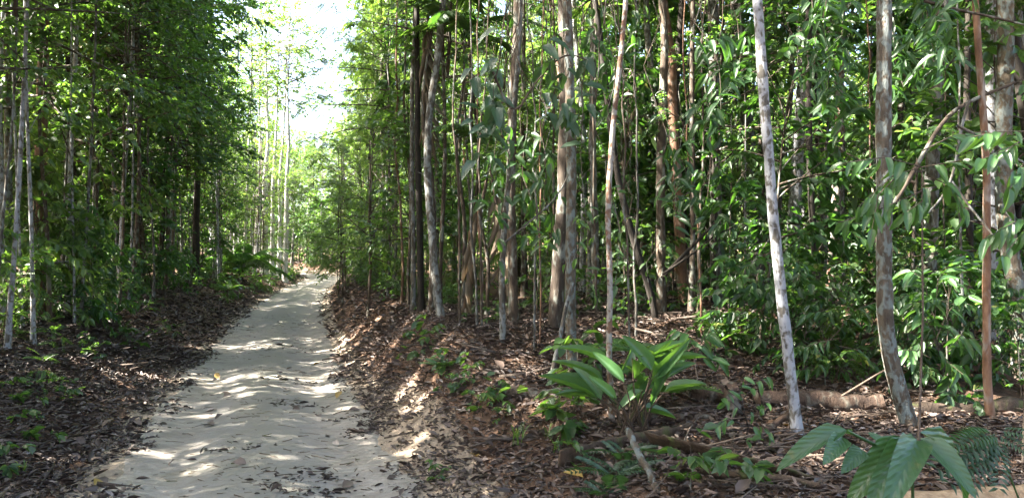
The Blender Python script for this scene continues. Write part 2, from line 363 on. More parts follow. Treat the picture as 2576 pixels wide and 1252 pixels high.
# ------------------------------------------------------------------ foliage prototypes
def twig_leaves(mb, g, base, d, length, n, L, W, tpl, droop, spread=.9, up=None, wood=.006):
    t = np.linspace(0, 1, 5)[:, None]
    sag = np.array([0, 0, -1.]) * droop * length
    path = base + d * length * t + sag * t ** 2 * .6
    tube(mb, path, np.linspace(wood, wood * .35, 5), 3, 0)
    u = np.sort(g.random(n) * .88 + .12)[:, None]
    P = base + d * length * u + sag * u ** 2 * .6
    T = unit(d + sag / max(length, .01) * 1.2 * u)
    S = unit(np.cross(T, np.array([0, 0, 1.])) + 1e-6)
    side = np.where(np.arange(n) % 2, 1., -1.)[:, None]
    D = T * (.55 + .3 * g.random((n, 1))) + S * side * spread * (.6 + .5 * g.random((n, 1))) + np.array([0, 0, -1.]) * (droop * .8 + .35 * g.standard_normal((n, 1)))
    N = np.array([0, 0, 1.]) + .45 * g.standard_normal((n, 3))
    l = L * (.6 + .6 * g.random(n)); scatter(mb, tpl, P, D, N, l, W * l / L * (.85 + .3 * g.random(n)), 1, None, g)

def foliage(seed, spine_h, h0, nbr, rmax, prof, tpl, L, W, nleaf, ntw, droop, el=(.1, .7), wood=.02, lead=True, twl=(.35, .8)):
    """branches with leafy twigs round a crooked spine from 0 to spine_h; some bare, some crowded"""
    g = np.random.default_rng(seed); mb = MB(); nn = 9; tt = np.linspace(0, 1, nn)
    sx = np.cumsum(g.normal(0, .045 * spine_h / 4, nn)) * tt; sy = np.cumsum(g.normal(0, .045 * spine_h / 4, nn)) * tt
    lobe = g.uniform(0, 6.28, 3)
    for i in range(nbr):
        u = (i + g.random()) / nbr; z = h0 + (spine_h - h0) * u
        az = g.uniform(0, 6.28) if g.random() < .4 else lobe[i % 3] + g.normal(0, .8); e = np.interp(u, [0, 1], el) + g.normal(0, .32)
        r = rmax * prof(u) * (.5 + .8 * g.random())
        d = np.array([math.cos(az) * math.cos(e), math.sin(az) * math.cos(e), math.sin(e)])
        p0 = np.array([np.interp(z / spine_h, tt, sx), np.interp(z / spine_h, tt, sy), z]); k = np.linspace(0, 1, 6)[:, None]
        bend = np.array([0, 0, -1.]) * r * .30 * droop * g.uniform(-.3, 1.6) + g.normal(0, .12, 3) * r
        path = p0 + d * r * k + bend * k ** 2
        w = wood * (.3 + .5 * (1 - u)); tube(mb, path, np.linspace(w, w * .2, 6), 4, 0)
        full = g.choice([.25, .8, 1.0, 1.35]); m = max(1, int(ntw * (.5 + .6 * prof(u)) * full))
        for q in range(m):
            f = .25 + .8 * g.random() ** .7; f = min(f, 1)
            b = p0 + d * r * f + bend * f * f
            a2 = az + g.choice([-1, 1]) * (.2 + 1.0 * g.random()); e2 = e * .5 + g.normal(0, .5) - .15 * droop
            d2 = np.array([math.cos(a2) * math.cos(e2), math.sin(a2) * math.cos(e2), math.sin(e2)])
            sc = g.uniform(.75, 1.25)
            twig_leaves(mb, g, b, d2, g.uniform(*twl), max(3, int(nleaf * (.6 + .7 * g.random()))), L * sc, W * sc, tpl, droop * g.uniform(.6, 1.5), wood=max(.0025, w * .2))
    if lead:
        tube(mb, np.stack([sx, sy, tt * spine_h], -1), wood * (1 - .8 * tt), 5, 0)
    return mb
oval = lambda u: math.sqrt(max(.05, 1 - (2 * u - .9) ** 2 * .9))
cone = lambda u: 1.0 - .65 * u
bell = lambda u: .45 + .55 * math.sin(math.pi * min(1, u * .9 + .1))
SPEC = {'dark': 'leaf_dark', 'mid': 'leaf_mid', 'light': 'leaf_light'}
crowns = {}
def crown(key, tone, mb): crowns.setdefault(key, []).append(mb.mesh(key, ['bark_brown', SPEC[tone]]))
for i in range(3): crown('crown_mid', 'mid', foliage(100 + i, 5.2, .2, 34, 2.4, oval, HEX, .13, .064, 14, 10, .3, (.0, .8), .045))
for i in range(2): crown('crown_light', 'light', foliage(110 + i, 5.5, .2, 30, 2.1, oval, HEX, .115, .056, 13, 10, .25, (.1, .9), .04))
for i in range(3): crown('crown_dark', 'dark', foliage(120 + i, 5.4, .1, 46, 2.5, oval, HEX, .145, .078, 15, 11, .35, (-.1, .7), .045))
for i in range(3): crown('crown_dense', 'mid', foliage(140 + i, 6.2, .0, 62, 2.6, oval, HEX, .135, .076, 16, 12, .3, (-.2, .8), .045))
for i in range(2): crown('crown_feather', 'light', foliage(130 + i, 5.0, .1, 22, 2.3, oval, PINN, .26, .26, 6, 7, .35, (-.05, .5), .04))
sap = {}
def sapling(key, tone, mb): sap.setdefault(key, []).append(mb.mesh(key, ['bark_brown', SPEC[tone]]))
for i in range(4): sapling('sap_dark', 'dark', foliage(200 + i, 4.0, .9, 32, 1.2, bell, HEX, .145, .074, 12, 7, .4, (.15, .7), .022, True))
for i in range(3): sapling('sap_mid', 'mid', foliage(210 + i, 4.0, 1.0, 30, 1.15, bell, HEX, .13, .062, 12, 7, .35, (.15, .8), .02, True))
for i in range(2): sapling('sap_feather', 'light', foliage(220 + i, 4.0, .8, 18, 1.2, bell, PINN, .24, .24, 5, 5, .4, (.1, .6), .02, True))
for i in range(2): sapling('sap_light', 'light', foliage(230 + i, 4.0, .9, 28, 1.05, bell, HEX, .12, .052, 12, 7, .5, (.2, .8), .02, True))
for i in range(3): sapling('sap_pole', 'mid', foliage(240 + i, 5.0, 1.9, 9, .7, bell, HEX, .13, .055, 8, 4, .6, (.2, .8), .016, True))
for i in range(3): sapling('shrub_dark', 'dark', foliage(250 + i, 1.3, .15, 16, .75, bell, HEX, .15, .06, 9, 4, .7, (.3, 1.0), .012, True, (.2, .5)))
for i in range(3): sapling('shrub_mid', 'mid', foliage(260 + i, 1.2, .1, 15, .7, bell, HEX, .12, .055, 9, 4, .5, (.3, 1.0), .01, True, (.2, .45)))
for i in range(2): sapling('shrub_sunlit', 'light', foliage(265 + i, 1.5, .1, 20, .8, bell, HEX, .11, .055, 10, 5, .5, (.3, 1.0), .01, True, (.2, .45)))  # light leaf colour stands for sun on these shrubs
for i in range(2): sapling('shrub_feather', 'mid', foliage(270 + i, 1.0, .1, 11, .6, bell, PINN, .22, .2, 4, 3, .35, (.3, .9), .01, True, (.15, .35)))
for i in range(3): sapling('seedling', 'mid', foliage(280 + i, .30, .04, 7, .16, bell, HEX, .10, .05, 5, 2, .4, (.3, 1.1), .004, True, (.06, .14)))
for i in range(2): sapling('seedling_feather', 'mid', foliage(290 + i, .25, .03, 6, .15, bell, PINN, .16, .14, 3, 1, .3, (.4, 1.1), .004, True, (.05, .12)))

def trunk_proto(seed, bark, fork=False):
    g = np.random.default_rng(seed); mb = MB(); k = 26; t = np.linspace(0, 1, k)
    x = .24 * np.sin(t * 5 + seed) * np.sin(np.pi * t) + .06 * np.sin(t * 13 + seed * 2); y = .16 * np.sin(t * 4.2 + seed * 3) * np.sin(np.pi * t)
    r = .1 * (1 - .62 * t) * (1 + .8 * np.exp(-t * 42)) * (1 + .05 * g.standard_normal(k))
    tube(mb, np.stack([x, y, t * 10 - .25 * (t == 0)], -1), r, 9, 0, .5, False, .05, g)
    for _ in range(5):                                             # dead side twigs
        u = g.uniform(.15, .6); i0 = int(u * k); az = g.uniform(0, 6.28); ln = g.uniform(.3, .9)
        p = np.array([x[i0], y[i0], t[i0] * 10]); d = np.array([math.cos(az), math.sin(az), g.uniform(.1, .8)])
        tube(mb, [p, p + d * ln * .5 + (0, 0, .03), p + d * ln], [.018, .012, .004], 4)
    return mb.mesh('trunk', [bark], True)
trunks = {b: [trunk_proto(i * 7 + j, b) for j in range(3)] for i, b in enumerate(['bark_pale', 'bark_grey', 'bark_brown', 'bark_red', 'bark_dark'])}

# ------------------------------------------------------------------ labels from what stands nearby
LAND = []          # (x pixel, depth, phrase)
used = {}
def near_phrase(p):
    x = px_of(p); best = None
    for lx, ly, ph in LAND:
        c = abs(lx - x) + 12 * max(0, abs(ly - p[1]) - 2) * .5
        if best is None or c < best[0]: best = (c, lx, ly, ph)
    _, lx, ly, ph = best
    dep = p[1] - ly
    if p[1] < 2: return 'beside the near end of the track'
    w = 'well behind' if dep > 12 else 'behind' if dep > 2.0 else 'in front of' if dep < -1.5 else 'beside'
    return f'{w} {ph}, to its {"left" if x < lx else "right"}'

# ------------------------------------------------------------------ hero trunks, traced as leaning stems standing at their own distance
def hero(label, pts, wpx, Yd, bark, top=11.0, crown_key='crown_mid', cscale=1.0, lean=0.0, flare=1.7, name='tree', land=None, cat='tree', seg=12, noc=False, r_top=.55):
    """pts: outline samples (px, py) from the base up at distance Yd; the stem goes on above them to `top` metres"""
    g = np.random.default_rng(int(pts[0][0]) + 7)
    P = [(at(px, Yd), Yd + lean * i / len(pts), zat(py, Yd)) for i, (px, py) in enumerate(pts)]
    x0, y0 = P[0][0], P[0][1]; z0 = h1(x0, y0)
    P[0] = (P[0][0], P[0][1], min(P[0][2], z0))
    P = np.array(P)
    if top > P[-1, 2] + .5:
        dv = (P[-1] - P[-2]) / max(P[-1, 2] - P[-2, 2], .1); n = int((top - P[-1, 2]) / 1.2) + 1
        ext = [P[-1] + dv * (top - P[-1, 2]) * (j / n) * np.array([.5, .5, 1]) for j in range(1, n + 1)]
        P = np.vstack([P, ext])
    L = np.concatenate([[0], np.cumsum(np.linalg.norm(np.diff(P, axis=0), axis=1))]); m = max(12, int(L[-1] / .16))
    q = np.linspace(0, L[-1], m)
    Q = np.stack([np.interp(q, L, P[:, k]) for k in range(3)], -1)
    for _ in range(3): Q[1:-1] = (Q[:-2] + 2 * Q[1:-1] + Q[2:]) / 4
    Q += np.cumsum(g.normal(0, .004, Q.shape), axis=0) * np.array([1, 1, 0]) * (np.linspace(0, 1, m) ** .5)[:, None]
    r0 = wpx / 2 / FPX * Yd * .93
    t = q / L[-1]; r = r0 * (1 - (1 - r_top) * t) * (1 + (flare - 1) * np.exp(-q / .18)) * (1 + .03 * g.standard_normal(m))
    base = Vector((x0, y0, z0)); Q[0, 2] -= .12
    root = empty(name, base, label, cat)
    mb = MB(); tube(mb, Q - np.array(base), r, seg, 0, .5, top < 4, .045, g)
    obj('trunk', mb.mesh('trunk', [bark], True), root)
    if not noc:
        cm = crowns[crown_key][int(g.integers(len(crowns[crown_key])))]
        c = obj('crown', cm, root, Vector(Q[int(m * .80)]) - base, kind='stuff'); c.scale = (cscale,) * 3; c.rotation_euler = (0, 0, g.uniform(0, 6.28))
    if land: LAND.append((pts[min(2, len(pts) - 1)][0], Yd, land))
    return root

# right of the track
hero('slender pale curved tree standing at the top of the right bank by the track', [(1125, 858), (1100, 760), (1089, 640), (1080, 520), (1072, 430), (1071, 330), (1080, 230), (1095, 120), (1103, 0)], 24, 11.2, 'bark_grey', 11, 'crown_light', land='the pale curved tree', lean=.4)
hero('straight dark trunk just left of the pale curved tree on the bank', [(1060, 800), (1056, 600), (1050, 400), (1050, 200), (1048, 0)], 19, 12.6, 'bark_dark', 11, 'crown_light')
hero('thin pale trunk with sunlit foot left of the straight dark trunk', [(1040, 790), (1040, 600), (1036, 430), (1040, 200), (1050, 0)], 14, 13.2, 'bark_grey', 10, 'crown_light')
hero('pale pole with knobbly mossy foot on the lip of the bank', [(1258, 932), (1266, 850), (1260, 700), (1268, 560), (1278, 420), (1290, 250), (1300, 0)], 17, 8.9, 'bark_grey', 10, 'crown_mid', flare=2.4, land='the mossy footed pole')
hero('ringed grey trunk behind the pole with the mossy foot', [(1292, 868), (1290, 700), (1284, 500), (1290, 250), (1300, 0)], 26, 10.4, 'bark_brown', 12, 'crown_mid')
hero('thick grey brown trunk leaning right behind the bank with wide shaded base', [(1388, 885), (1398, 780), (1408, 650), (1420, 450), (1425, 250), (1420, 0)], 40, 9.6, 'bark_brown', 13, 'crown_dark', flare=1.5, land='the thick leaning trunk')
hero('grey mottled trunk beside the thick leaning trunk with leaves growing round it', [(1440, 968), (1437, 860), (1435, 740), (1437, 600), (1440, 350), (1432, 180), (1428, 0)], 30, 8.0, 'bark_flaky', 12, 'crown_mid', flare=1.15, land='the grey mottled trunk')
hero('bare dead stem leaning against the grey mottled trunk', [(1376, 1000), (1396, 915), (1420, 800), (1441, 710)], 15, 7.8, 'bark_grey', 1, flare=1.6, noc=True, name='leaning_pole', cat='dead stem')
hero('red and white patched sapling trunk beside the big leaved clump', [(1540, 1080), (1535, 1000), (1531, 880), (1536, 700), (1529, 560), (1535, 420), (1551, 250), (1570, 80), (1579, 0)], 17, 6.4, 'bark_patchy', 8, 'crown_mid', .7, flare=1.15, land='the red and white sapling')
hero('dark twisted trunk veering left behind the big leaved clump', [(1655, 895), (1650, 790), (1632, 715), (1600, 620), (1572, 520), (1552, 430), (1535, 300), (1520, 150), (1500, 0)], 20, 10.2, 'bark_dark', 10, 'crown_dark', .8, land='the dark twisted trunk')
hero('upright brown trunk rising behind the dark twisted trunk', [(1664, 820), (1662, 600), (1660, 450), (1666, 300), (1672, 100), (1665, 0)], 26, 11.5, 'bark_brown', 12, 'crown_mid')
hero('reddish peeling trunk with rust coloured bark', [(1722, 790), (1712, 620), (1704, 450), (1694, 300), (1690, 150), (1668, 0)], 30, 12.5, 'bark_red', 12, 'crown_dark', land='the reddish peeling trunk')
hero('pale trunk with dark shadow bands across its sunlit foot', [(1806, 842), (1800, 700), (1802, 500), (1798, 300), (1796, 0)], 34, 13.0, 'bark_grey', 13, 'crown_mid', land='the shadow banded trunk')
hero('thick scaly grey trunk with shaded foot', [(1908, 800), (1900, 640), (1888, 450), (1872, 200), (1852, 0)], 42, 16.5, 'bark_grey', 14, 'crown_dark', land='the scaly grey trunk')
hero('slim brown trunk close against the scaly grey trunk', [(1934, 800), (1930, 600), (1920, 400), (1926, 200), (1930, 0)], 30, 17.2, 'bark_brown', 13, 'crown_mid')
hero('bright pale lichened trunk leaning left, standing before the rotten log', [(2012, 1150), (2004, 1080), (1990, 960), (1977, 830), (1962, 700), (1948, 560), (1938, 400), (1925, 200), (1912, 0)], 30, 6.1, 'bark_pale', 12, 'crown_mid', flare=1.4, land='the pale lichened trunk', r_top=.7)
hero('pale smooth trunk seen behind the lichened one, leaning right', [(1985, 800), (1992, 640), (2005, 400), (2016, 200), (2028, 0)], 36, 14.0, 'bark_pale', 13, 'crown_mid')
hero('dark slender trunk between the pale smooth trunk and the stout crooked trunk', [(2060, 800), (2064, 500), (2066, 300), (2058, 0)], 18, 12.0, 'bark_dark', 11, 'crown_mid')
hero('short pale trunk glimpsed among dark leaves with sunlit foot', [(2078, 815), (2092, 690), (2100, 560), (2112, 380), (2118, 100)], 26, 12.2, 'bark_patchy', 12, 'crown_dark', land='the sunlit foot trunk')
hero('stout flaky trunk with crooked base stepping right, behind the large leaved plant', [(2300, 1115), (2282, 1050), (2255, 975), (2232, 890), (2222, 780), (2222, 600), (2224, 450), (2222, 250), (2228, 0)], 42, 6.3, 'bark_flaky', 12, 'crown_dark', flare=1.3, land='the stout crooked trunk', r_top=.75)
hero('smooth orange brown stem catching the sun', [(2492, 1085), (2480, 980), (2480, 800), (2483, 600), (2487, 420), (2475, 220), (2462, 0)], 21, 6.5, 'bark_red', 9, 'crown_mid', .8, flare=1.5, land='the orange brown stem')
hero('broad trunk with vine wrapped round it and buttress foot', [(2580, 830), (2560, 740), (2535, 630), (2526, 480), (2527, 300), (2535, 0)], 46, 8.2, 'bark_flaky', 13, 'crown_dark', flare=2.2, land='the vine wrapped trunk')
hero('pale lichen spotted trunk behind the vine wrapped trunk', [(2492, 860), (2494, 600), (2497, 300), (2502, 0)], 34, 9.8, 'bark_pale', 12, 'crown_mid')
hero('dark leaning limb like trunk slanting across the vine wrapped trunk', [(2640, 760), (2606, 420), (2580, 240), (2553, 80), (2540, 0)], 40, 9.0, 'bark_dark', 10, 'crown_dark', .7)
hero('thin dark trunk behind the orange brown stem', [(2436, 860), (2440, 600), (2438, 400), (2434, 200), (2440, 0)], 19, 9.4, 'bark_dark', 10, 'crown_mid')
hero('forked pale trunk with a lit stripe beside the reddish peeling trunk', [(1655, 770), (1658, 560), (1664, 420), (1650, 260), (1632, 100), (1628, 0)], 22, 14.0, 'bark_grey', 12, 'crown_mid')
hero('thin pale trunk behind the red and white sapling', [(1500, 850), (1497, 600), (1490, 400), (1489, 200), (1492, 0)], 22, 12.0, 'bark_grey', 12, 'crown_mid')
# left of the track
hero('reddish brown trunk half hidden by leaves at the left forest edge', [(98, 800), (95, 650), (100, 480), (105, 280), (108, 100), (110, 0)], 34, 13.5, 'bark_red', 12, 'crown_dark', land='the reddish left trunk')
hero('slim pale trunk right of the reddish trunk in the left wall', [(170, 790), (172, 500), (176, 300), (183, 120), (187, 0)], 14, 14.5, 'bark_pale', 11, 'crown_mid')
hero('grey mottled trunk at the edge of the left wall of leaves', [(22, 830), (22, 600), (18, 350), (12, 100), (10, 0)], 22, 12.4, 'bark_flaky', 11, 'crown_mid', land='the mottled edge trunk')
hero('thin sunlit trunk rising through the leaves of the left wall', [(300, 775), (305, 500), (318, 300), (326, 100), (330, 0)], 11, 17.5, 'bark_pale', 12, 'crown_dark', land='the thin sunlit trunk')
hero('dark reddish trunk in the shade where the left wall nears the track', [(492, 700), (494, 560), (498, 400), (500, 200)], 20, 29.0, 'bark_dark', 12, 'crown_dark', land='the shaded dark trunk')
hero('slender pole standing on the left verge in front of leaves', [(205, 800), (208, 720), (214, 600), (220, 480), (226, 300), (230, 150)], 9, 13.6, 'bark_grey', 8, 'crown_mid', .7, land='the verge pole')
for i, (px, w, Yd, lbl) in enumerate([(664, 17, 44, 'brightest sunlit trunk of the distant left grove'), (683, 12, 45, 'sunlit trunk just right of the brightest one in the distant grove'), (642, 10, 47, 'slim pale trunk left of the brightest one in the distant grove'),
        (700, 10, 46, 'narrow grey trunk near the middle of the distant grove'), (716, 13, 44, 'pale trunk at the right end of the distant left grove'), (615, 9, 42, 'faint pale trunk at the near end of the distant grove'), (590, 10, 40, 'grey pole by the palm beneath the distant grove')]):
    hero(lbl, [(px, 668), (px + 3, 560), (px + 1 + i % 3 * 3, 460), (px + 10, 360), (px + 6 + i % 2 * 9, 250)], w * 1.15, Yd, 'bark_sunlit', 13.5, 'crown_light', 1.1, r_top=.22, land='the sunlit grove' if i == 0 else None)
LAND.append((800, 75, 'the track bend'))
LAND.append((950, 26, 'the feathery trees'))

# ------------------------------------------------------------------ the forest
placed = []
hx_, hy_ = -math.sin(SUN_AZ), -math.cos(SUN_AZ)
def sun_lane(x, y):
    c = -hy_ * x + hx_ * y
    return any(abs(c - l) < w for l, w in LANES)
LANES = [(-hy_ * a + hx_ * b, w) for a, b, w in ((-3.9, 11.5, 1.0), (-5.1, 16.5, .9), (-1.9, 9.2, .4), (-11, 40, 1.7), (-12, 46, 1.7))]
def free(x, y, r):
    for a, b, c in placed:
        if (a - x) ** 2 + (b - y) ** 2 < (r + c) ** 2: return False
    return True
def zone_ok(x, y, clear):
    # keep the first metres before the lens free on the right, where the photograph looks into the wood
    return not (y > .2 and math.hypot(x, y) < clear and abs(x) < y * .95 + 1.0)
BARKW = {'bark_pale': 'pale', 'bark_grey': 'grey', 'bark_brown': 'brown', 'bark_red': 'reddish', 'bark_dark': 'dark'}
def canopy_tree(x, y, h, dia, bark, ckey, cs, group, slim='slender', leafy=None):
    z = h1(x, y); g = rng
    if y > 13 and not leafy:                                                  # the opening in the canopy above the track
        q = x / y; m_ = 1.6 / y
        if -.30 - m_ < q < -.232 + m_ * .45: h = min(h, 1.3 + .155 * y)
        elif -.37 - m_ * .5 < q <= -.30 - m_: h = min(h, 1.6 + .27 * y)
        cs = min(cs, max(.4, h / 7))
    lab = f'{"tall" if h > 12 else "low" if h < 9 else "medium"} {"thick" if dia > .15 else "thin" if dia < .1 else "slim"} {BARKW[bark]} {"young tree" if slim == "young" else "bushy tree" if leafy else "tree"} {near_phrase((x, y))}'
    root = empty('young_tree' if slim == 'young' else 'tree', (x, y, z), lab, 'tree', group, g.uniform(0, 6.28))
    root.rotation_euler = (g.normal(0, .025), g.normal(0, .025), g.uniform(0, 6.28))
    tm = trunks[bark][int(g.integers(3))]
    t = obj('trunk', tm, root); t.scale = (dia / .2, dia / .2, h / 10)
    cm = crowns[ckey][int(g.integers(len(crowns[ckey])))]
    c = obj('crown', cm, root, (0, 0, h - 5.0 * cs), kind='stuff'); c.scale = (cs, cs, cs); c.rotation_euler = (0, 0, g.uniform(0, 6.28))
    return root
def small_plant(name, x, y, key, sc, lab, cat, group, zs=1.0, dz=0):
    g = rng; root = empty(name, (x, y, h1(x, y) + dz - .02), lab, cat, group)
    root.rotation_euler = (g.normal(0, .06), g.normal(0, .06), g.uniform(0, 6.28)); root.scale = (sc, sc, sc * zs)
    ms = sap[key]; obj('foliage', ms[int(g.integers(len(ms)))], root, kind='stuff')
    return root
TONE = {'sap_dark': 'dark leaved', 'sap_mid': 'green', 'sap_feather': 'feathery', 'sap_light': 'light green', 'sap_pole': 'bare stemmed',
        'shrub_sunlit': 'light green', 'shrub_dark': 'dark leaved', 'shrub_mid': 'green', 'shrub_feather': 'feathery', 'seedling': 'small leafy', 'seedling_feather': 'small feathery'}
def grid(s0, s1, d0, d1, st, jit=.42):
    for s in np.arange(s0, s1, st):
        for d in np.arange(d0, d1, st):
            yield s + rng.uniform(-jit, jit) * st, d + rng.uniform(-jit, jit) * st
def choice(a, p): return a[int(rng.choice(len(a), p=np.array(p) / sum(p)))]

# canopy trees on the left, gapped for sun; unseen near ones kept for shade
for s, d in grid(-7, 96, 3.0, 20, 2.7):
    x, y = map(float, offs(s, -HW - d))
    far = s > 33
    if not free(x, y, .6) or (s > 96) or sun_lane(x, y): continue
    placed.append((x, y, .6))
    h = rng.uniform(8.5, 12.5) if far else rng.uniform(12, 16.5); b = choice(['bark_pale', 'bark_grey', 'bark_brown', 'bark_dark', 'bark_red'], [5, 3, 1, .5, .3] if far else [1, 2, 3, 2, 1])
    ck = choice(['crown_light', 'crown_mid', 'crown_feather'], [3, 1, 1]) if far else choice(['crown_dark', 'crown_mid', 'crown_light'], [3, 2, .6])
    canopy_tree(x, y, h, rng.uniform(.09, .22), b, ck, rng.uniform(.9, 1.25), 'canopy trees left of the track')
for s_, d_ in ((-1.5, 4.6), (1.2, 5.2), (0, 7.4), (3.0, 6.6), (-3.5, 6.5), (5.2, 8.2), (2, 9.8), (4.2, 11), (7, 6.5), (6.8, 10), (3.6, 4.4)):  # unseen trees near the lens, added to shade the foreground
    x, y = map(float, offs(s_, -HW - d_))
    if free(x, y, .3): placed.append((x, y, .4)); canopy_tree(x, y, 11.5, .14, 'bark_brown', 'crown_dark', 1.3, 'canopy trees left of the track')
for s_, d_, h_ in ((19, 2.8, 8.2), (22, 2.5, 10.5), (24.5, 2.7, 7.6), (26.5, 2.5, 11.5), (29, 2.8, 9.0), (31, 3.6, 12.0)):
    x, y = map(float, offs(s_, -HW - d_)); placed.append((x, y, .5))
    canopy_tree(x, y, h_, .13, 'bark_brown', 'crown_dense', 1.0, 'leaning out trees at the end of the left wall', leafy='leafy')
# low canopy filling the left wall up to the top of the frame
for s, d in grid(-8, 34, 2.6, 8.5, 2.1):  # near end lies out of view, added to cast shade
    x, y = map(float, offs(s, -HW - d))
    if not free(x, y, .45) or not zone_ok(x, y, 11) or sun_lane(x, y): continue
    placed.append((x, y, .45))
    canopy_tree(x, y, rng.uniform(6.5, 9.5), rng.uniform(.06, .12), choice(['bark_grey', 'bark_brown', 'bark_dark', 'bark_pale'], [2, 3, 2, 1]), choice(['crown_dense', 'crown_dark', 'crown_mid'], [3, 1.5, 1] if s > 17 else [1, 2, 2]), rng.uniform(.75, 1.0), 'low trees of the left wall', 'young')
for s, d in grid(4, 60, 2.9, 8, 1.5):
    x, y = map(float, offs(s, -HW - d))
    if not free(x, y, .25) or not zone_ok(x, y, 8): continue
    if d > 2.2 and sun_lane(x, y): continue
    placed.append((x, y, .25)); far = s > 36
    k = choice(['sap_dark', 'sap_mid', 'sap_pole', 'sap_light'], [.6, 2, 4, 2] if far else [5, 2.4, 1.5, .3])
    if far and rng.random() < .55: continue
    small_plant('sapling', x, y, k, rng.uniform(.7, 1.25), f'{TONE[k]} sapling {near_phrase((x, y))}', 'sapling', 'saplings of the left wall', rng.uniform(.9, 1.3))
for s, d in grid(33, 62, 1.6, 9, 1.9):
    x, y = map(float, offs(s, -HW - d))
    if not free(x, y, .3): continue
    placed.append((x, y, .3))
    canopy_tree(x, y, rng.uniform(4.5, 9.5), rng.uniform(.06, .11), choice(['bark_pale', 'bark_grey'], [2, 1]), choice(['crown_light', 'crown_mid'], [3, 1]), rng.uniform(.6, .9), 'young trees of the far left grove', 'young')
for s_ in np.arange(11, 37, .75):
    d_ = rng.uniform(1.9, 2.9); x, y = map(float, offs(s_ + rng.uniform(-.3, .3), -HW - d_))
    if not free(x, y, .12): continue
    placed.append((x, y, .12))
    canopy_tree(x, y, rng.uniform(7, 11), rng.uniform(.04, .08), choice(['bark_pale', 'bark_grey', 'bark_brown'], [3, 3, 1]), 'crown_mid', rng.uniform(.55, .75), 'slim front row trees of the left wall', 'young')
# right wall along the track
for s, d in grid(-4, 84, 3.0, 13, 3.0):
    x, y = map(float, offs(s, HW + d))
    if not free(x, y, .6) or not zone_ok(x, y, 8.5) or y < -8: continue
    if s < 14 and d < 5: continue
    placed.append((x, y, .6)); far = s > 16
    b = choice(['bark_pale', 'bark_grey', 'bark_brown', 'bark_red', 'bark_dark'], [1.5, 3, 2.5, .8, 1.2])
    ck = choice(['crown_light', 'crown_mid', 'crown_feather', 'crown_dark'], [2, 1.4, 2.5, .3] if far else [1, 2, .4, 1.5])
    canopy_tree(x, y, rng.uniform(10, 14.5), rng.uniform(.09, .2), b, ck, rng.uniform(.85, 1.15), 'canopy trees right of the track')
for s, d in grid(13, 62, 1.2, 6.5, 1.8):
    x, y = map(float, offs(s, HW + d))
    if not free(x, y, .3): continue
    placed.append((x, y, .3))
    if rng.random() < .5: canopy_tree(x, y, rng.uniform(5.5, 11), rng.uniform(.05, .1), choice(['bark_grey', 'bark_brown'], [1, 1]), choice(['crown_feather', 'crown_light', 'crown_mid'], [3, 1.5, .7]), rng.uniform(.6, .85), 'low trees of the right wall', 'young')
    else:
        k = choice(['sap_feather', 'sap_light', 'sap_mid', 'sap_pole'], [3, 2, 1.4, 1]); small_plant('sapling', x, y, k, rng.uniform(.7, 1.2), f'{TONE[k]} sapling {near_phrase((x, y))}', 'sapling', 'saplings of the right wall', rng.uniform(.9, 1.2))
for s_, d_, h_, k_ in ((17.5, 2.4, 9.5, 'crown_light'), (20, 1.7, 8.0, 'crown_feather'), (22.5, 2.5, 11.5, 'crown_light'), (25, 1.6, 9.5, 'crown_feather'), (28, 2.2, 12.5, 'crown_light'), (31, 1.5, 10, 'crown_feather'), (34, 2.2, 13, 'crown_light'), (38, 1.6, 10, 'crown_mid'), (43, 2.0, 12, 'crown_light')):
    x, y = map(float, offs(s_, HW + d_)); placed.append((x, y, .4))
    canopy_tree(x, y, h_, .11, 'bark_grey', k_, 1.0, 'leaning out trees of the right wall', leafy='leafy')
# interior of the right wood: thin trunks and understorey
def interior(st, y0, y1, seed_r, fill):
    for gx_ in np.arange(-3, y1 * .8, st):
        for gy_ in np.arange(y0, y1, st):
            x = gx_ + rng.uniform(-.42, .42) * st; y = gy_ + rng.uniform(-.42, .42) * st
            d, s = road_sd(np.array([x]), np.array([y]))
            if d[0] < HW + 3 or abs(x) > y * .76 + 1.0 or not free(x, y, seed_r): continue
            placed.append((x, y, seed_r)); fill(x, y)
def fill_trunk(x, y):
    canopy_tree(x, y, rng.uniform(9, 14), rng.uniform(.05, .18), choice(['bark_pale', 'bark_grey', 'bark_brown', 'bark_red', 'bark_dark'], [1.3, 3, 3, 1.2, 1.5]), choice(['crown_light', 'crown_mid', 'crown_dark'], [2.5, 1.5, .5] if y > 24 else [.5, 1.5, 2]), rng.uniform(.75, 1.05), 'trunks inside the right wood')  # crowns darker near, lighter farther back, imitating shade and sun
def fill_young(x, y):
    canopy_tree(x, y, rng.uniform(5, 8.5), rng.uniform(.04, .08), choice(['bark_grey', 'bark_brown', 'bark_dark'], [2, 3, 1.5]), choice(['crown_light', 'crown_mid', 'crown_dark'], [3, 2, .3] if y > 24 else [.5, 1.5, 2]), rng.uniform(.65, .95), 'young trees inside the right wood', 'young')  # light crowns at depth imitate sunlit leaves
def fill_under(x, y):
    near = y < 13
    k = choice(['sap_mid', 'sap_dark', 'sap_pole', 'sap_light', 'shrub_dark', 'shrub_mid'], [1.2, 1.6, 2.0, .2, .9, .8] if near else ([3, 2, 1.4, 1.2, .8, .6] if y < 20 else [3, 1.2, 1.0, 2.2, .4, .4]))  # more light leaves far back for a sunlit look
    if near and x < 2.4 and 'sap' in k and k != 'sap_pole' and rng.random() < .5: k = 'sap_pole'
    nm = 'sapling' if 'sap' in k else 'shrub'
    small_plant(nm, x, y, k, rng.uniform(.75, 1.35), f'{TONE[k]} {nm} {near_phrase((x, y))}', nm, 'undergrowth inside the right wood', rng.uniform(.9, 1.25))
interior(2.9, 10.2, 28, .35, fill_trunk)
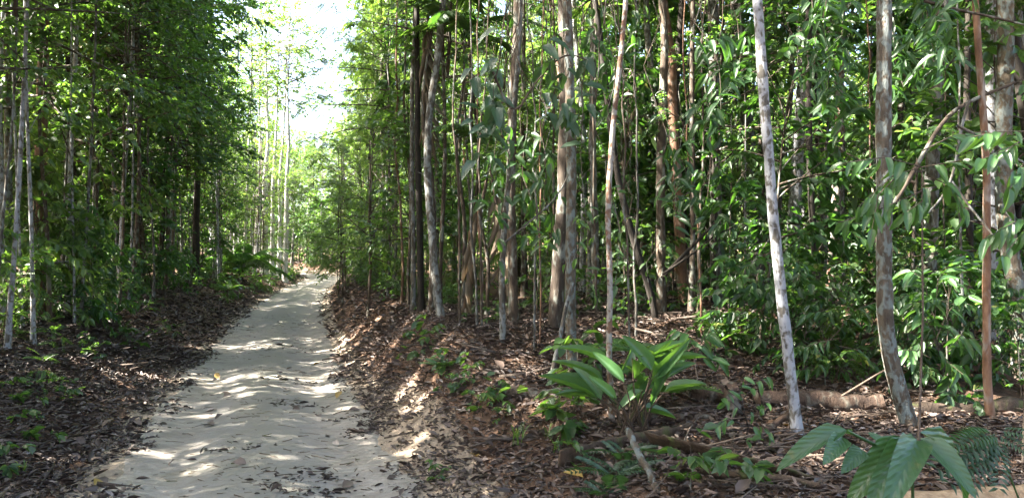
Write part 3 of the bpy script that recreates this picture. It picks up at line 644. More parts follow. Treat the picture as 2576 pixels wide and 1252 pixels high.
interior(5.0, 28, 44, .4, fill_trunk)
interior(2.6, 12.5, 46, .35, fill_young)
interior(1.55, 8.8, 26, .2, fill_under)
interior(2.2, 26, 46, .25, fill_under)

# closing rows far off behind the bend
for s, d in grid(64, 100, 2.0, 12, 3.2):
    x, y = map(float, offs(s, HW + d))
    if y < 50 or not free(x, y, .5): continue
    placed.append((x, y, .5)); canopy_tree(x, y, rng.uniform(8, 13), rng.uniform(.09, .18), choice(['bark_pale', 'bark_grey'], [1, 1]), choice(['crown_mid', 'crown_light', 'crown_dark'], [2, 1, 1]), rng.uniform(.8, 1.1), 'trees behind the track bend')
for s, d in grid(56, 96, 1.2, 7, 1.5):
    x, y = map(float, offs(s, HW + d))
    if y < 50 or not free(x, y, .3): continue
    k = choice(['sap_mid', 'sap_dark', 'sap_pole'], [1.5, 2.5, 1.6]); small_plant('sapling', x, y, k, rng.uniform(.9, 1.6), f'{TONE[k]} sapling {near_phrase((x, y))}', 'sapling', 'saplings behind the track bend')

# the wood beyond, read as one mass
g = np.random.default_rng(5); mb = MB(); n = 90000
th = g.uniform(-1.3, 1.2, n); rr = np.where(th > -.05, 47, 62) + 45 * g.random(n) ** 1.4; zz = np.where(th > -.05, 13, 13.5) * g.random(n) ** 1.1
PX, PY = rr * np.sin(th), rr * np.cos(th); dq, sq = road_sd(PX, PY)
keep = np.abs(dq) > 13; cl = vnoise(PX, PY + zz * 1.3, .55, 1.1) + .5 * vnoise(PX + zz, PY, 1.3, 4) > -.22
keep &= cl; PX, PY, zz = PX[keep], PY[keep], zz[keep]; n = len(PX)
D = unit(g.standard_normal((n, 3)) + np.array([0, 0, -.3])); scatter(mb, HEX, np.stack([PX, PY, H(PX, PY) + zz], -1), D, g.standard_normal((n, 3)) + np.array([0, 0, .8]), .45 + .3 * g.random(n), .24, 0, None, g)
obj('distant_woodland', mb.mesh('distant_woodland', ['leaf_light']), kind='stuff', label='light green mass of foliage far behind the nearer trees')  # light leaf colour gives the far wood a sunlit look

# ------------------------------------------------------------------ verge plants and seedlings
def verge(name, n, s0, s1, d0, d1, side, keys, sc, grp, where):
    for _ in range(n):
        s = rng.uniform(s0, s1); d = rng.uniform(d0, d1); x, y = map(float, offs(s, side * (HW + d)))
        if not zone_ok(x, y, 3.4): continue
        k = choice(keys, [1] * len(keys)); small_plant(name, x, y, k, rng.uniform(*sc), f'{TONE[k]} {name} {near_phrase((x, y))}', name, grp)
verge('seedling', 20, 6, 22, .8, 2.6, -1, ['seedling', 'seedling', 'seedling_feather'], (.5, 1.0), 'seedlings on the left verge', 'the left verge')
verge('shrub', 46, 8, 40, 2.0, 3.4, -1, ['shrub_dark', 'shrub_mid', 'shrub_dark', 'shrub_feather'], (.55, 1.0), 'shrubs at the foot of the left wall', 'the left verge')
verge('shrub', 44, 54, 80, .7, 3.5, 1, ['shrub_dark', 'shrub_mid', 'shrub_dark'], (.7, 1.3), 'shrubs on the outer bank of the bend', 'the bend')
verge('seedling', 70, 28, 56, .3, 3.0, -1, ['seedling', 'seedling_feather', 'seedling'], (1.2, 2.6), 'ground plants on the far left verge', 'the far left verge')
verge('seedling', 60, 9.5, 26, 1.3, 3.2, 1, ['seedling', 'seedling_feather'], (.5, 1.1), 'seedlings on the right bank', 'the right bank')
verge('shrub', 40, 14, 40, 1.2, 3.2, 1, ['shrub_mid', 'shrub_feather', 'shrub_mid'], (.4, .9), 'shrubs on the right bank', 'the right bank')
for _ in range(95):
    x = rng.uniform(-.4, 9); y = rng.uniform(6.9, 12.5)
    if x < 2.6 and rng.random() < .5: continue
    d, s = road_sd(np.array([x]), np.array([y]))
    if d[0] < HW + 1.7 or abs(x) > y * .75: continue
    k = choice(['seedling', 'seedling_feather', 'shrub_mid', 'shrub_dark'], [1.2, .8, 1.2, 2.2] if x > 2.8 else [2, 1, .5, .4])
    nm = 'seedling' if 'seed' in k else 'shrub'; small_plant(nm, x, y, k, rng.uniform(.5, 1.0) if nm == 'shrub' else rng.uniform(.9, 1.9), f'{TONE[k]} {nm} {near_phrase((x, y))}', nm, 'low plants on the wood floor')

# ------------------------------------------------------------------ big leaves: one unit leaf mesh per shape, each leaf an object
def unit_leaf(name, mat, prof, droop, fold, nseg=9, wave=.0, tone=.5):
    mb = MB(); ys = np.linspace(0, 1, nseg + 1); cols = np.array([-1, -.5, 0, .5, 1]); v = []
    for i, y in enumerate(ys):
        w = prof(y)
        for c in cols:
            z = -droop * y * y + fold * abs(c) * w + wave * math.sin(y * 34) * abs(c) * w
            v.append((c * w, y, z))
    i = (np.arange(nseg)[:, None] * 5 + np.arange(4)[None]).ravel()
    mb.add(v, np.stack([i, i + 1, i + 6, i + 5], -1), None, 0, tone)
    return mb.mesh(name, [mat], True)
ovate = lambda y: .5 * (math.sin(math.pi * min(1, y ** .78 * 1.02)) ** .85 if 0 < y < .98 else .0)
def tipped(y): return max(0.0, .5 * (y ** .55) * (1 - y) ** .75 * 1.95)
def longe(y): return max(0.0, .5 * min(1, (y * 4.2) ** .7) * (1 - y ** 3.2) ** .8)
UL = {
 'big': [unit_leaf('leaf', 'leaf_gloss', longe, d, .22, 14, .03) for d in (.25, .4)],
 'tip': [unit_leaf('leaf', 'leaf_plain', tipped, d, .25, 8) for d in (.15, .35, .5)],
 'blue': [unit_leaf('leaf', 'leaf_blue', longe, d, .2, 8, .05) for d in (.2, .4)],
 'ginger': [unit_leaf('leaf', 'leaf_plain', longe, d, .34, 10) for d in (.1, .25)],
 'dark': [unit_leaf('leaf', 'leaf_dark', tipped, d, .22, 6, tone=.55) for d in (.2, .45)],
 'mid': [unit_leaf('leaf', 'leaf_mid', tipped, d, .22, 6, tone=.6) for d in (.2, .45)],
 'yellow': [unit_leaf('leaf', 'leaf_yellow', tipped, .2, .2, 6)],
 'dry': [unit_leaf('leaf', 'leaf_dry', tipped, d, -.5, 6) for d in (.3, .6)],
}
def leaf(root, key, base, d, n, L, W, label=None):
    """a single leaf object under root; base is a world point"""
    me = UL[key][int(rng.integers(len(UL[key])))]
    d = Vector(d).normalized(); n = Vector(n); s = d.cross(n); s = s.normalized() if s.length > 1e-4 else Vector((1, 0, 0)); n = s.cross(d)
    o = bpy.data.objects.new('leaf', me); col.objects.link(o); o.parent = root
    m = Matrix((s, d, n)).transposed().to_4x4()
    o.matrix_basis = Matrix.Translation(Vector(base) - root.location) @ m @ Matrix.Diagonal((W, L, L, 1))
    if label: o['label'] = label
    return o
def W3(px, py, Yd): return Vector((at(px, Yd), Yd, zat(py, Yd)))
def stems(root, name, paths, r, bark='twig', seg=5):
    mb = MB()
    for p in paths:
        p = np.array([np.array(q) for q in p]) - np.array(root.location)
        if len(p) == 2: p = np.array([p[0], (p[0] + p[1]) / 2, p[1]])
        tube(mb, p, np.linspace(r, r * .5, len(p)), seg)
    o = obj(name, mb.mesh(name, [bark], True), root); return o

# the large leaved plant before the lens
root = empty('broad_leaved_plant', (1.25, 2.25, h1(1.25, 2.25)), 'plant with big drooping quilted leaves close in front of the stout crooked trunk', 'plant')
Yd = 2.2; hub = W3(2290, 1092, Yd)
stems(root, 'stem', [[(1.25, 2.25, root.location.z - .05), (1.2, 2.23, .9), hub], [hub, W3(2215, 1125, Yd), W3(2130, 1082, 2.15)]], .008, 'leaf_mid')
for b, t, w, yo in [((2268, 1098), (2170, 1262), 78, -.06), ((2280, 1103), (2212, 1275), 72, -.14), ((2305, 1105), (2262, 1252), 74, -.24), ((2312, 1085), (2482, 1242), 86, .05), ((2312, 1100), (2432, 1238), 62, -.12),
                    ((2128, 1080), (1980, 1178), 56, -.04), ((2118, 1098), (2090, 1188), 50, -.10), ((2165, 1128), (2142, 1205), 46, -.06), ((2140, 1092), (2100, 1120), 26, .10), ((2215, 1112), (2180, 1126), 26, .02)]:
    B = W3(b[0], b[1], Yd); T = W3(t[0], t[1], Yd + yo); d = T - B
    n = Vector((-d.x * .1, -.75, .7)) if abs(d.x) < abs(d.z) else Vector((0, -.55, .85))
    leaf(root, 'big', B, d + Vector((0, 0, .06)), n, d.length * 1.03, w / FPX * Yd)
# pinnate sprig at the frame's right edge
def frond_mesh(n, ll, lw, droop, mat, name='frond'):
    mb = MB(); tv, tq, tt = tpl_pinnate(n, lw, ll, droop); mb.add(tv, None, tt, 0, .5); return mb.mesh(name, [mat])
FR = frond_mesh(11, .34, .085, .3, 'leaf_blue'); FR2 = frond_mesh(9, .42, .12, .2, 'leaf_gloss'); FR3 = frond_mesh(12, .5, .09, .45, 'leaf_mid')
def frond(root, me, base, d, n, L, Wd, name='frond'):
    d = Vector(d).normalized(); n = Vector(n); s = d.cross(n).normalized(); n = s.cross(d)
    o = bpy.data.objects.new(name, me); col.objects.link(o); o.parent = root
    o.matrix_basis = Matrix.Translation(Vector(base) - root.location) @ Matrix((s, d, n)).transposed().to_4x4() @ Matrix.Diagonal((Wd, L, L, 1)); return o
root = empty('feathery_plant', (2.05, 2.9, h1(2.05, 2.9)), 'blue green feathery plant right of the big quilted leaves', 'plant')
stems(root, 'stem', [[(2.05, 2.9, root.location.z - .04), (2.03, 2.9, .8), W3(2500, 1100, 2.9)]], .006, 'leaf_mid')
for b, t in [((2500, 1095), (2400, 1130)), ((2500, 1098), (2460, 1180)), ((2505, 1098), (2520, 1190)), ((2505, 1090), (2590, 1125)), ((2500, 1090), (2440, 1085)), ((2510, 1080), (2600, 1080)), ((2490, 1120), (2420, 1170))]:
    B = W3(*b, 2.9); T = W3(*t, 2.8); frond(root, FR, B, T - B, (0, -.6, .8), (T - B).length * 1.25, (T - B).length * 1.0)

# ginger like clump with paddle leaves
base = G(1590, 1085)
root = empty('paddle_leaved_clump', base, 'clump of long upright paddle shaped leaves beside the red and white sapling', 'plant')
Yd = base.y; paths = []
for b, t, w, nn in [((1500, 1000), (1378, 942), 44, (.1, -.5, .8)), ((1512, 1005), (1452, 928), 50, (.5, -.8, .4)), ((1505, 1000), (1410, 985), 40, (.2, -.2, .9)), ((1640, 930), (1578, 852), 62, (.3, -.9, .35)), ((1700, 900), (1640, 1005), 44, (0, -.6, .8)),
                    ((1640, 950), (1722, 868), 48, (.4, -.7, .6)), ((1660, 960), (1740, 905), 46, (.3, -.5, .8)), ((1600, 1000), (1700, 920), 40, (-.3, -.8, .5)), ((1570, 960), (1500, 890), 44, (-.2, -.7, .6)), ((1570, 990), (1640, 960), 44, (0, -.4, .9)),
                    ((1600, 1030), (1690, 1040), 46, (0, -.3, .95)), ((1545, 1000), (1490, 950), 40, (-.3, -.6, .7)), ((1560, 940), (1600, 870), 40, (.5, -.7, .4)), ((1615, 980), (1560, 1020), 42, (0, -.5, .8)), ((1670, 985), (1760, 960), 44, (.1, -.4, .9)), ((1590, 900), (1600, 940), 38, (.2, -.9, .3))]:
    yo = rng.uniform(-.35, .35); B = W3(b[0], b[1], Yd + yo); T = W3(t[0], t[1], Yd + yo + rng.uniform(-.12, .12)); d = T - B
    leaf(root, 'ginger', B, d, nn, max(d.length, .2) * 1.15, w / FPX * Yd * .62)
    paths.append([base + Vector((rng.uniform(-.12, .14), yo * .3, -.03)), (base + B) / 2 + Vector((0, yo * .3, .05)), B])
for k in range(13):
    az = rng.uniform(-2.9, 6.28); up_ = rng.uniform(.25, .75); B = base + Vector((rng.uniform(-.15, .2) + .12 * math.cos(az), rng.uniform(-.15, .15), rng.uniform(.22, .55))); d = Vector((math.cos(az), .5 * math.sin(az), up_))
    leaf(root, 'ginger', B, d, (-.3 * math.cos(az), -.45, .85), rng.uniform(.3, .5), rng.uniform(.07, .10)); paths.append([base + Vector((rng.uniform(-.12, .14), 0, -.03)), (base + B) / 2 + Vector((0, 0, .04)), B])
for p in paths: stems(root, 'stalk', [p], .010, 'board_wood', 5)

# climbing vine with big dark bluish leaves hanging in front of the trunks
def vine(label, cx_, cy_, rx, ry, Yd, n, key, Lr, wr, group, strands=6, hang=True):
    top = W3(cx_, -80, Yd + .15)
    root = empty('vine', top, label, 'vine', group); g = rng; pts = []
    paths = []
    for k in range(max(2, strands // 2)):
        x0 = cx_ + g.normal(0, rx * .5); p = [W3(x0, -120, Yd + g.normal(0, .25))]; xx = x0
        endy = cy_ + ry * g.uniform(.3, 1.1)
        for yy in np.arange(0, max(endy, 60), 55): xx += g.normal(0, 14) + (cx_ - xx) * .04; p.append(W3(xx, yy, p[0].y + g.normal(0, .05)))
        paths.append(p); pts.extend(p[1:])
    for p in paths: stems(root, 'strand', [p], g.uniform(.004, .008), 'bark_brown', 5)
    for k in range(n):
        q = pts[int(g.integers(len(pts)))]
        for _ in range(8):
            q = pts[int(g.integers(len(pts)))]; py = HORIZON - (q.z - CAM_H) / q.y * FPX
            if abs(py - cy_) < ry: break
        q = q + Vector((g.normal(0, .07), g.normal(0, .1), g.normal(0, .08)))
        az = g.uniform(0, 6.28); d = (math.cos(az) * .75, math.sin(az) * .5 - .2, -.55 + g.normal(0, .4)); L = g.uniform(*Lr)
        leaf(root, key, q, d, (g.normal(0, .3), -.65 + g.normal(0, .3), .75), L, L * g.uniform(*wr))
    return root
vine('vine of large bluish quilted leaves hanging in front of the pole with the mossy foot', 1290, 290, 100, 130, 7.4, 44, 'blue', (.15, .27), (.38, .5), None, 7)
vine('vine of large bluish leaves draped between the two thick grey trunks', 1440, 240, 100, 130, 7.2, 40, 'blue', (.14, .26), (.36, .48), None, 7)
vine('tangled vine with mid sized bluish leaves hanging low over the thick leaning trunk', 1350, 520, 130, 160, 7.8, 64, 'dark', (.12, .20), (.36, .48), None, 10)
vine('hanging curtain of dark pointed leaves before the shadow banded trunk', 1810, 230, 110, 150, 8.0, 95, 'dark', (.16, .25), (.34, .44), None, 8)
vine('drooping dark leaves hanging right of the reddish peeling trunk', 1740, 470, 90, 140, 8.6, 70, 'dark', (.14, .22), (.34, .44), None, 6)
vine('bunches of long dark leaves drooping above and right of the stout crooked trunk', 2300, 120, 120, 130, 6.6, 170, 'dark', (.15, .22), (.28, .36), None, 7)
vine('drooping dark leaves left of the stout crooked trunk near its top', 2110, 150, 90, 160, 7.6, 120, 'dark', (.14, .22), (.28, .38), None, 6)
vine('leafy strands hanging between the red and white sapling and the grey mottled trunk', 1490, 620, 90, 130, 7.6, 44, 'mid', (.09, .15), (.38, .48), None, 7)
vine('tangle of thin vines low behind the big leaved clump', 1590, 680, 110, 120, 8.8, 40, 'mid', (.08, .14), (.38, .48), None, 9)

vine('dark leafy climber hanging in front of the ringed grey trunk', 1250, 480, 110, 170, 8.4, 60, 'dark', (.12, .19), (.40, .50), None, 4)
vine('dark leafy climber high between the thin pale trunk and the dark twisted trunk', 1540, 200, 110, 150, 8.6, 70, 'dark', (.13, .2), (.36, .46), None, 4)
vine('dark leafy climber low on the shadow banded trunk', 1850, 520, 100, 120, 9.6, 60, 'dark', (.13, .2), (.36, .46), None, 4)
# leafy sprays: sapling with tipped glossy leaves hanging across the stout crooked trunk
def spray_plant(name, label, basept, nodes, key, per, Lr, wr, Yd, bark='twig', r=.007):
    root = empty(name, basept, label, 'sapling'); g = rng; ps = []
    for path in nodes:
        P = [W3(px, py, Yd + yo) for px, py, yo in path]
        if len(P) == 2: P.insert(1, (P[0] + P[1]) / 2 + Vector((0, 0, .01)))
        ps.append(P)
    top = ps[0][0]; stems(root, 'stem', [[Vector(basept) - Vector((0, 0, .05)), (Vector(basept) + top) / 2 + Vector((.04, .03, 0)), top]], r * 1.6, bark, 6)
    for P in ps:
        stems(root, 'branch', [P], r * .7, bark, 5)
        for i in range(per):
            f = .25 + .78 * (i + g.random() * .6) / per; f = min(f, .999) * (len(P) - 1); a = int(f); q = P[a].lerp(P[a + 1], f - a)
            t = (P[a + 1] - P[a]).normalized(); sd = 1 if i % 2 else -1
            d = t * .5 + Vector((g.normal(0, .25), sd * .35 + g.normal(0, .2), -.55 + g.normal(0, .22))); L = g.uniform(*Lr)
            leaf(root, key, q, d, (g.normal(0, .3) + .2 * sd, -.6, .7), L, L * g.uniform(*wr))
    return root
spray_plant('sapling', 'glossy tipped sapling leaves spread between the stout crooked trunk and the orange brown stem', (2.93, 5.4, h1(2.93, 5.4)), [
    [(2320, 420, 0), (2230, 395, -.1), (2120, 410, -.2)], [(2320, 420, 0), (2250, 440, 0), (2160, 520, -.1)], [(2320, 430, 0), (2330, 500, -.1), (2270, 540, -.2)], [(2320, 420, 0), (2380, 410, -.1), (2440, 400, -.2)],
    [(2330, 440, 0), (2400, 470, 0), (2430, 540, -.1)], [(2320, 480, 0), (2230, 520, 0), (2110, 560, -.1)], [(2320, 380, 0), (2400, 340, 0), (2480, 330, 0)], [(2260, 440, 0), (2210, 490, -.1), (2190, 600, -.2)]], 'tip', 8, (.12, .19), (.34, .44), 5.4)
spray_plant('sapling', 'leafy branch drooping in front of the vine wrapped trunk with bright green tipped leaves', (3.55, 5.2, h1(3.55, 5.2)), [
    [(2590, 330, 0), (2520, 330, -.1), (2440, 345, -.1)], [(2590, 340, 0), (2530, 380, -.1), (2470, 400, -.2)], [(2590, 400, 0), (2560, 430, 0), (2540, 480, -.1)], [(2600, 540, 0), (2550, 560, 0), (2480, 600, -.1)], [(2600, 560, 0), (2560, 600, 0), (2520, 650, -.1)]], 'tip', 7, (.13, .20), (.36, .46), 5.2)
spray_plant('sapling', 'low dark glossy sapling between the stout crooked trunk and the orange brown stem', (2.75, 6.9, h1(2.75, 6.9)), [
    [(2350, 860, 0), (2330, 800, 0), (2290, 760, -.1)], [(2350, 860, 0), (2380, 790, 0), (2420, 740, 0)], [(2350, 870, 0), (2400, 850, 0), (2450, 850, -.1)], [(2340, 900, 0), (2300, 880, 0), (2270, 880, -.2)], [(2350, 860, 0), (2370, 900, 0), (2420, 940, -.2)], [(2350, 800, 0), (2360, 700, 0), (2400, 660, 0)], [(2350, 800, 0), (2320, 700, 0), (2290, 680, 0)]], 'tip', 8, (.14, .22), (.32, .4), 6.9)
spray_plant('sapling', 'small leafy sapling in front of the rotten log left of the pale lichened trunk', tuple(G(1870, 1108)), [
    [(1872, 1040, 0), (1860, 985, 0), (1872, 940, 0)], [(1872, 1050, 0), (1900, 1020, 0), (1930, 1010, -.1)], [(1872, 1040, 0), (1840, 1010, 0), (1812, 1000, 0)], [(1872, 1070, 0), (1915, 1070, 0), (1940, 1090, -.1)], [(1872, 1070, 0), (1830, 1050, 0), (1800, 1070, -.1)], [(1870, 1000, 0), (1900, 960, 0), (1930, 945, 0)]], 'tip', 5, (.07, .12), (.4, .5), 5.75, 'bark_dark', .005)
spray_plant('sapling', 'bluish leaved sapling with flat tiered sprays right of the pale lichened trunk', (2.75, 7.6, h1(2.75, 7.6)), [
    [(2110, 830, 0), (2080, 780, 0), (2020, 790, 0)], [(2110, 850, 0), (2060, 860, 0), (2000, 880, -.1)], [(2110, 830, 0), (2150, 780, 0), (2200, 760, 0)], [(2110, 870, 0), (2160, 880, 0), (2200, 920, 0)], [(2110, 900, 0), (2060, 920, 0), (2010, 930, -.1)], [(2110, 900, 0), (2140, 960, 0), (2120, 1000, -.2)]], 'tip', 9, (.12, .18), (.32, .4), 7.6)
spray_plant('sapling', 'sapling with pale tipped leaves and one yellow leaf behind the big leaved clump', tuple(G(1745, 1010)), [
    [(1745, 900, 0), (1700, 890, 0), (1650, 920, 0)], [(1745, 890, 0), (1770, 850, 0), (1790, 830, 0)], [(1745, 900, 0), (1780, 900, 0), (1820, 900, 0)], [(1745, 880, 0), (1730, 840, 0), (1700, 830, 0)]], 'tip', 6, (.14, .22), (.36, .44), 7.2)
r_ = bpy.data.objects[-1] if False else None
# left edge shrubs with leaf colour lightened to look sunlit
for i, (px, py, sc, k) in enumerate([(30, 800, 1.5, 'shrub_sunlit'), (80, 820, 1.5, 'shrub_feather'), (10, 760, 1.8, 'shrub_sunlit'), (120, 800, 1.2, 'shrub_sunlit'), (60, 700, 1.8, 'shrub_sunlit'), (150, 830, 1.0, 'shrub_dark'), (10, 880, .9, 'shrub_mid'), (240, 820, .9, 'shrub_dark')]):
    p = G(px, max(py, 815)); small_plant('shrub', p.x - .3, p.y + (i % 3) * .5, k, sc, ['sunlit pale green shrub at the edge of the left wall', 'feathery bright shrub before the grey mottled edge trunk', 'tall bright shrub outermost on the left verge', 'green shrub before the reddish trunk in the left wall', 'tall feathery shrub behind the bright verge shrubs', 'dark low shrub left of the slender verge pole', 'low green shrub nearest the left edge of the verge', 'dark low shrub right of the slender verge pole'][i], 'shrub', None, 1.3)

# ------------------------------------------------------------------ palms
def palm_frond_mesh(seed, L=2.4, n=34, mat='leaf_mid', dead=False):
    g = np.random.default_rng(seed); mb = MB(); t = np.linspace(0, 1, 12)
    zc = lambda u: (.55 * u - .85 * u * u) * L if not dead else -.1 * u * u * L
    path = np.stack([0 * t, t * L * .92, zc(t)], -1); tube(mb, path, np.linspace(.018, .004, 12), 4, 0)
    u = np.linspace(.14, .99, n); P = np.stack([0 * u, u * L * .92, zc(u)], -1)
    for s in (-1, 1):
        D = np.stack([s * (.9 + 0 * u), .45 + 0 * u, -.35 - .35 * u + .12 * g.standard_normal(n)], -1)
        if dead: D = np.stack([s * (.12 + .5 * g.random(n) ** 2), .9 + 0 * u, .22 * g.standard_normal(n)], -1)
        ln = .55 * np.sin(np.pi * (u * .8 + .12)) * (.9 + .2 * g.random(n)) * L / 2.4
        scatter(mb, HEX, P, D, np.array([0, 0, 1.]) + .15 * g.standard_normal((n, 3)), ln, .012 if dead else .024, 1, None, g)
    return mb.mesh('frond', ['twig' if dead else 'leaf_light', mat], False)
PF = [palm_frond_mesh(1, mat='leaf_dark'), palm_frond_mesh(2, mat='leaf_mid')]; PD = [palm_frond_mesh(5, 2.0, 17, 'leaf_dry', True), palm_frond_mesh(6, 1.8, 14, 'leaf_dry', True)]
def palm(label, x, y, trunk_h, dia, nf, fl, ndead=0, seed=0):
    g = np.random.default_rng(seed + 40); z = h1(x, y); root = empty('palm', (x, y, z), label, 'palm')
    if trunk_h > .3:
        t = obj('trunk', trunks['bark_brown'][0], root); t.scale = (dia / .2, dia / .2, trunk_h / 10)
    for i in range(nf):
        az = i * 2.399 + g.normal(0, .2); e = .75 - .9 * i / nf
        o = obj('frond', PF[i % 2], root, (0, 0, trunk_h + .05)); o.rotation_euler = (e, 0, az); o.scale = (fl,) * 3
    for i in range(ndead):
        az = g.uniform(0, 6.28); o = obj('dead_frond', PD[i % 2], root, (math.cos(az) * .12, math.sin(az) * .12, trunk_h * g.uniform(.75, 1))); o.rotation_euler = (-1.45 + g.normal(0, .1), 0, az); o.scale = (1.0 + .4 * g.random(),) * 3
    return root
palm('palm with dark arching fronds reaching over the track beside the pale curved tree', at(1085, 12.2), 12.2, 5.5, .11, 8, .95, 1, 1)
palm('slim palm with hanging brown dead fronds on the right bank behind the pale curved tree', at(1165, 12.0), 12.0, 4.4, .08, 6, .65, 0, 2)
palm('palm trailing dry fronds behind the pole with the mossy foot', at(1225, 11.6), 11.6, 2.5, .07, 3, .55, 2, 3)
palm('stemless palm fanning low fronds under the distant grove', at(610, 36.0), 36.0, .6, .12, 12, 1.2, 0, 4)
palm('palm with drooping fronds high behind the forked pale trunk', at(1600, 15.5), 15.5, 6.0, .13, 12, 1.1, 1, 5)
palm('palm with thin dry fronds low behind the dark twisted trunk', at(1590, 16.5), 16.5, 2.6, .10, 9, .9, 4, 6)
palm('palm leaning its fronds over the track far along the right wall', at(905, 40), 40, 3.4, .12, 10, 1.2, 1, 7)

# thin climbers and bare hanging stems
for i, (xs, Yd, ytop, ybot, w) in enumerate([((1150, 1162), 10.5, -60, 760, 7), ((1178, 1186), 10.2, -60, 860, 7), ((1205, 1196), 10.8, -60, 800, 6), ((1235, 1215), 10.0, -60, 700, 6), ((1330, 1350), 8.4, -60, 700, 6), ((1370, 1362), 8.6, -60, 800, 5), ((1545, 1560), 8.0, -60, 640, 6), ((1605, 1600), 9.5, -60, 840, 7), ((1720, 1740), 9.6, -60, 820, 6), ((1760, 1765), 10.5, -60, 830, 8), ((1850, 1880), 10.0, -60, 800, 5), ((2175, 2190), 8.8, -60, 830, 6), ((2380, 2365), 8.6, -60, 800, 5), ((2410, 2420), 7.8, -60, 880, 8), ((1008, 1003), 15.0, -60, 740, 7), ((1020, 1028), 14.4, -60, 750, 8), ((985, 992), 17, 60, 720, 6)]):
    g = np.random.default_rng(600 + i); n = 14; u = np.linspace(0, 1, n); xx = xs[0] + (xs[1] - xs[0]) * u + np.cumsum(g.normal(0, 4.0, n)); yy = ytop + (ybot - ytop) * u
    P = [W3(a_, b_, Yd + .1 * math.sin(i + k * .7)) for k, (a_, b_) in enumerate(zip(xx, yy))]
    P[-1] = Vector((P[-1].x, P[-1].y, h1(P[-1].x, P[-1].y) - .03))
    lab = f'thin bare climber stem {near_phrase((P[-1].x, P[-1].y))}'
    root = empty('climber_stem', P[-1], lab, 'climber', 'thin climber stems in the right wood')
    stems(root, 'stem', [P[::-1]], w / 2 / FPX * Yd, ['bark_brown', 'bark_grey', 'bark_red'][i % 3], 6)
# bare arching branches
def branch_obj(label, pts, Yd, w, bark='bark_grey', name='branch', cat='branch', grp=None, ends=None):
    P = [W3(px, py, Yd + (yo if len(q) else 0)) for px, py, *q in pts for yo in (q or [0])]
    root = empty(name, P[0], label, cat, grp)
    for k in range(3):
        P2 = [P[0]]
        for a_, b_ in zip(P[:-1], P[1:]): P2 += [a_.lerp(b_, .25), a_.lerp(b_, .75)]
        P = P2 + [P[-1]]
        if k == 1: break
    stems(root, 'wood', [P], w / 2 / FPX * Yd, bark, 7)
    return root
branch_obj('dark bare branch arching from the stout crooked trunk across to the vine wrapped trunk', [(2230, 545), (2300, 430), (2380, 290), (2460, 245), (2540, 215), (2556, 205)], 6.5, 13, 'bark_brown')
branch_obj('pale thin branch sloping down toward the vine wrapped trunk', [(2440, 250), (2418, 330), (2400, 440), (2370, 500), (2330, 540)], 6.0, 9, 'bark_grey')
branch_obj('pale thin twig slanting right below the arching branch', [(2395, 455), (2440, 520), (2490, 580), (2530, 640)], 6.0, 7, 'bark_grey')
branch_obj('bare stick crossing in front of the vine wrapped trunk', [(2410, 315), (2480, 350), (2560, 400), (2600, 420)], 5.8, 8, 'bark_grey')
branch_obj('long twig stretched above the arching branch to the frame edge', [(2330, 0), (2420, 25), (2500, 40), (2600, 66)], 6.4, 9, 'bark_brown')
branch_obj('bare arched twig over the left verge shrubs', [(100, 672), (150, 656), (190, 660), (222, 690)], 12.8, 5, 'bark_grey')
branch_obj('dark bare branches rising right from the dark twisted trunk', [(1665, 700), (1710, 650), (1760, 600), (1800, 560)], 9.5, 12, 'bark_dark')
branch_obj('thin dark branch slanting above the big leaved clump', [(1666, 690), (1740, 640), (1800, 590), (1850, 570)], 9.4, 7, 'bark_dark')
branch_obj('pale twig crossing behind the tangled vine', [(1270, 610), (1330, 560), (1400, 500), (1440, 420)], 7.6, 6, 'bark_grey')
branch_obj('long curved twig between the vine draped trunks', [(1240, 180), (1290, 300), (1350, 200), (1420, 130), (1480, 150)], 7.3, 7, 'bark_brown')

# ------------------------------------------------------------------ logs and dead wood
def log(label, a_, b_, r, bark, name='log', sag=0., lump=.1, end=None, seed=0, cat='log', seg=12):
    g = np.random.default_rng(seed + 900); A, B = Vector(a_), Vector(b_); n = 16
    root = empty(name, A, label, cat); mb = MB(); t = np.linspace(0, 1, n)[:, None]
    P = np.array(A)[None] + (np.array(B) - np.array(A))[None] * t + np.cumsum(g.normal(0, .006, (n, 3)), 0) + np.array([0, 0, -sag]) * np.sin(np.pi * t)
    tube(mb, P - np.array(A), r * np.linspace(1, .85, n) * (1 + .06 * g.standard_normal(n)), seg, 0, .5, False, lump, g)
    obj('bark', mb.mesh('bark', [bark], True), root)
    for s, k in ((-1, 0), (1, n - 1)):                               # splintered end faces
        m2 = MB(); T = unit(P[1] - P[0]) * s; U = unit(np.cross(T, (0, 0, 1.))); V = np.cross(T, U); an = np.linspace(0, 2 * np.pi, seg, endpoint=False)
        rr = r * (1 if k == 0 else .85); c = P[k] - np.array(A)
        ring = c + rr * .99 * (np.cos(an)[:, None] * U + np.sin(an)[:, None] * V) + T * .004; mid = c + rr * .5 * (np.cos(an)[:, None] * U + np.sin(an)[:, None] * V) + T * (.01 + .03 * g.random((seg, 1)))
        v = np.vstack([ring, mid, [c + T * .02]]); j = np.arange(seg); j2 = (j + 1) % seg
        m2.add(v, np.stack([j, j2, seg + j2, seg + j], -1), np.stack([seg + j, seg + j2, np.full(seg, 2 * seg)], -1)); obj('cut_end', m2.mesh('cut_end', [end or 'log_wood']), root)
    return root
def gp(px, py, dz): p = G(px, py); return Vector((p.x, p.y, p.z + dz))
def fp(px, Yd, dz): x = at(px, Yd); return Vector((x, Yd, h1(x, Yd) + dz))
log('big rotten reddish log lying behind the pale lichened trunk', fp(1905, 7.0, .05), fp(2215, 6.95, .04), .10, 'log_wood', lump=.3, seed=1, cat='log')
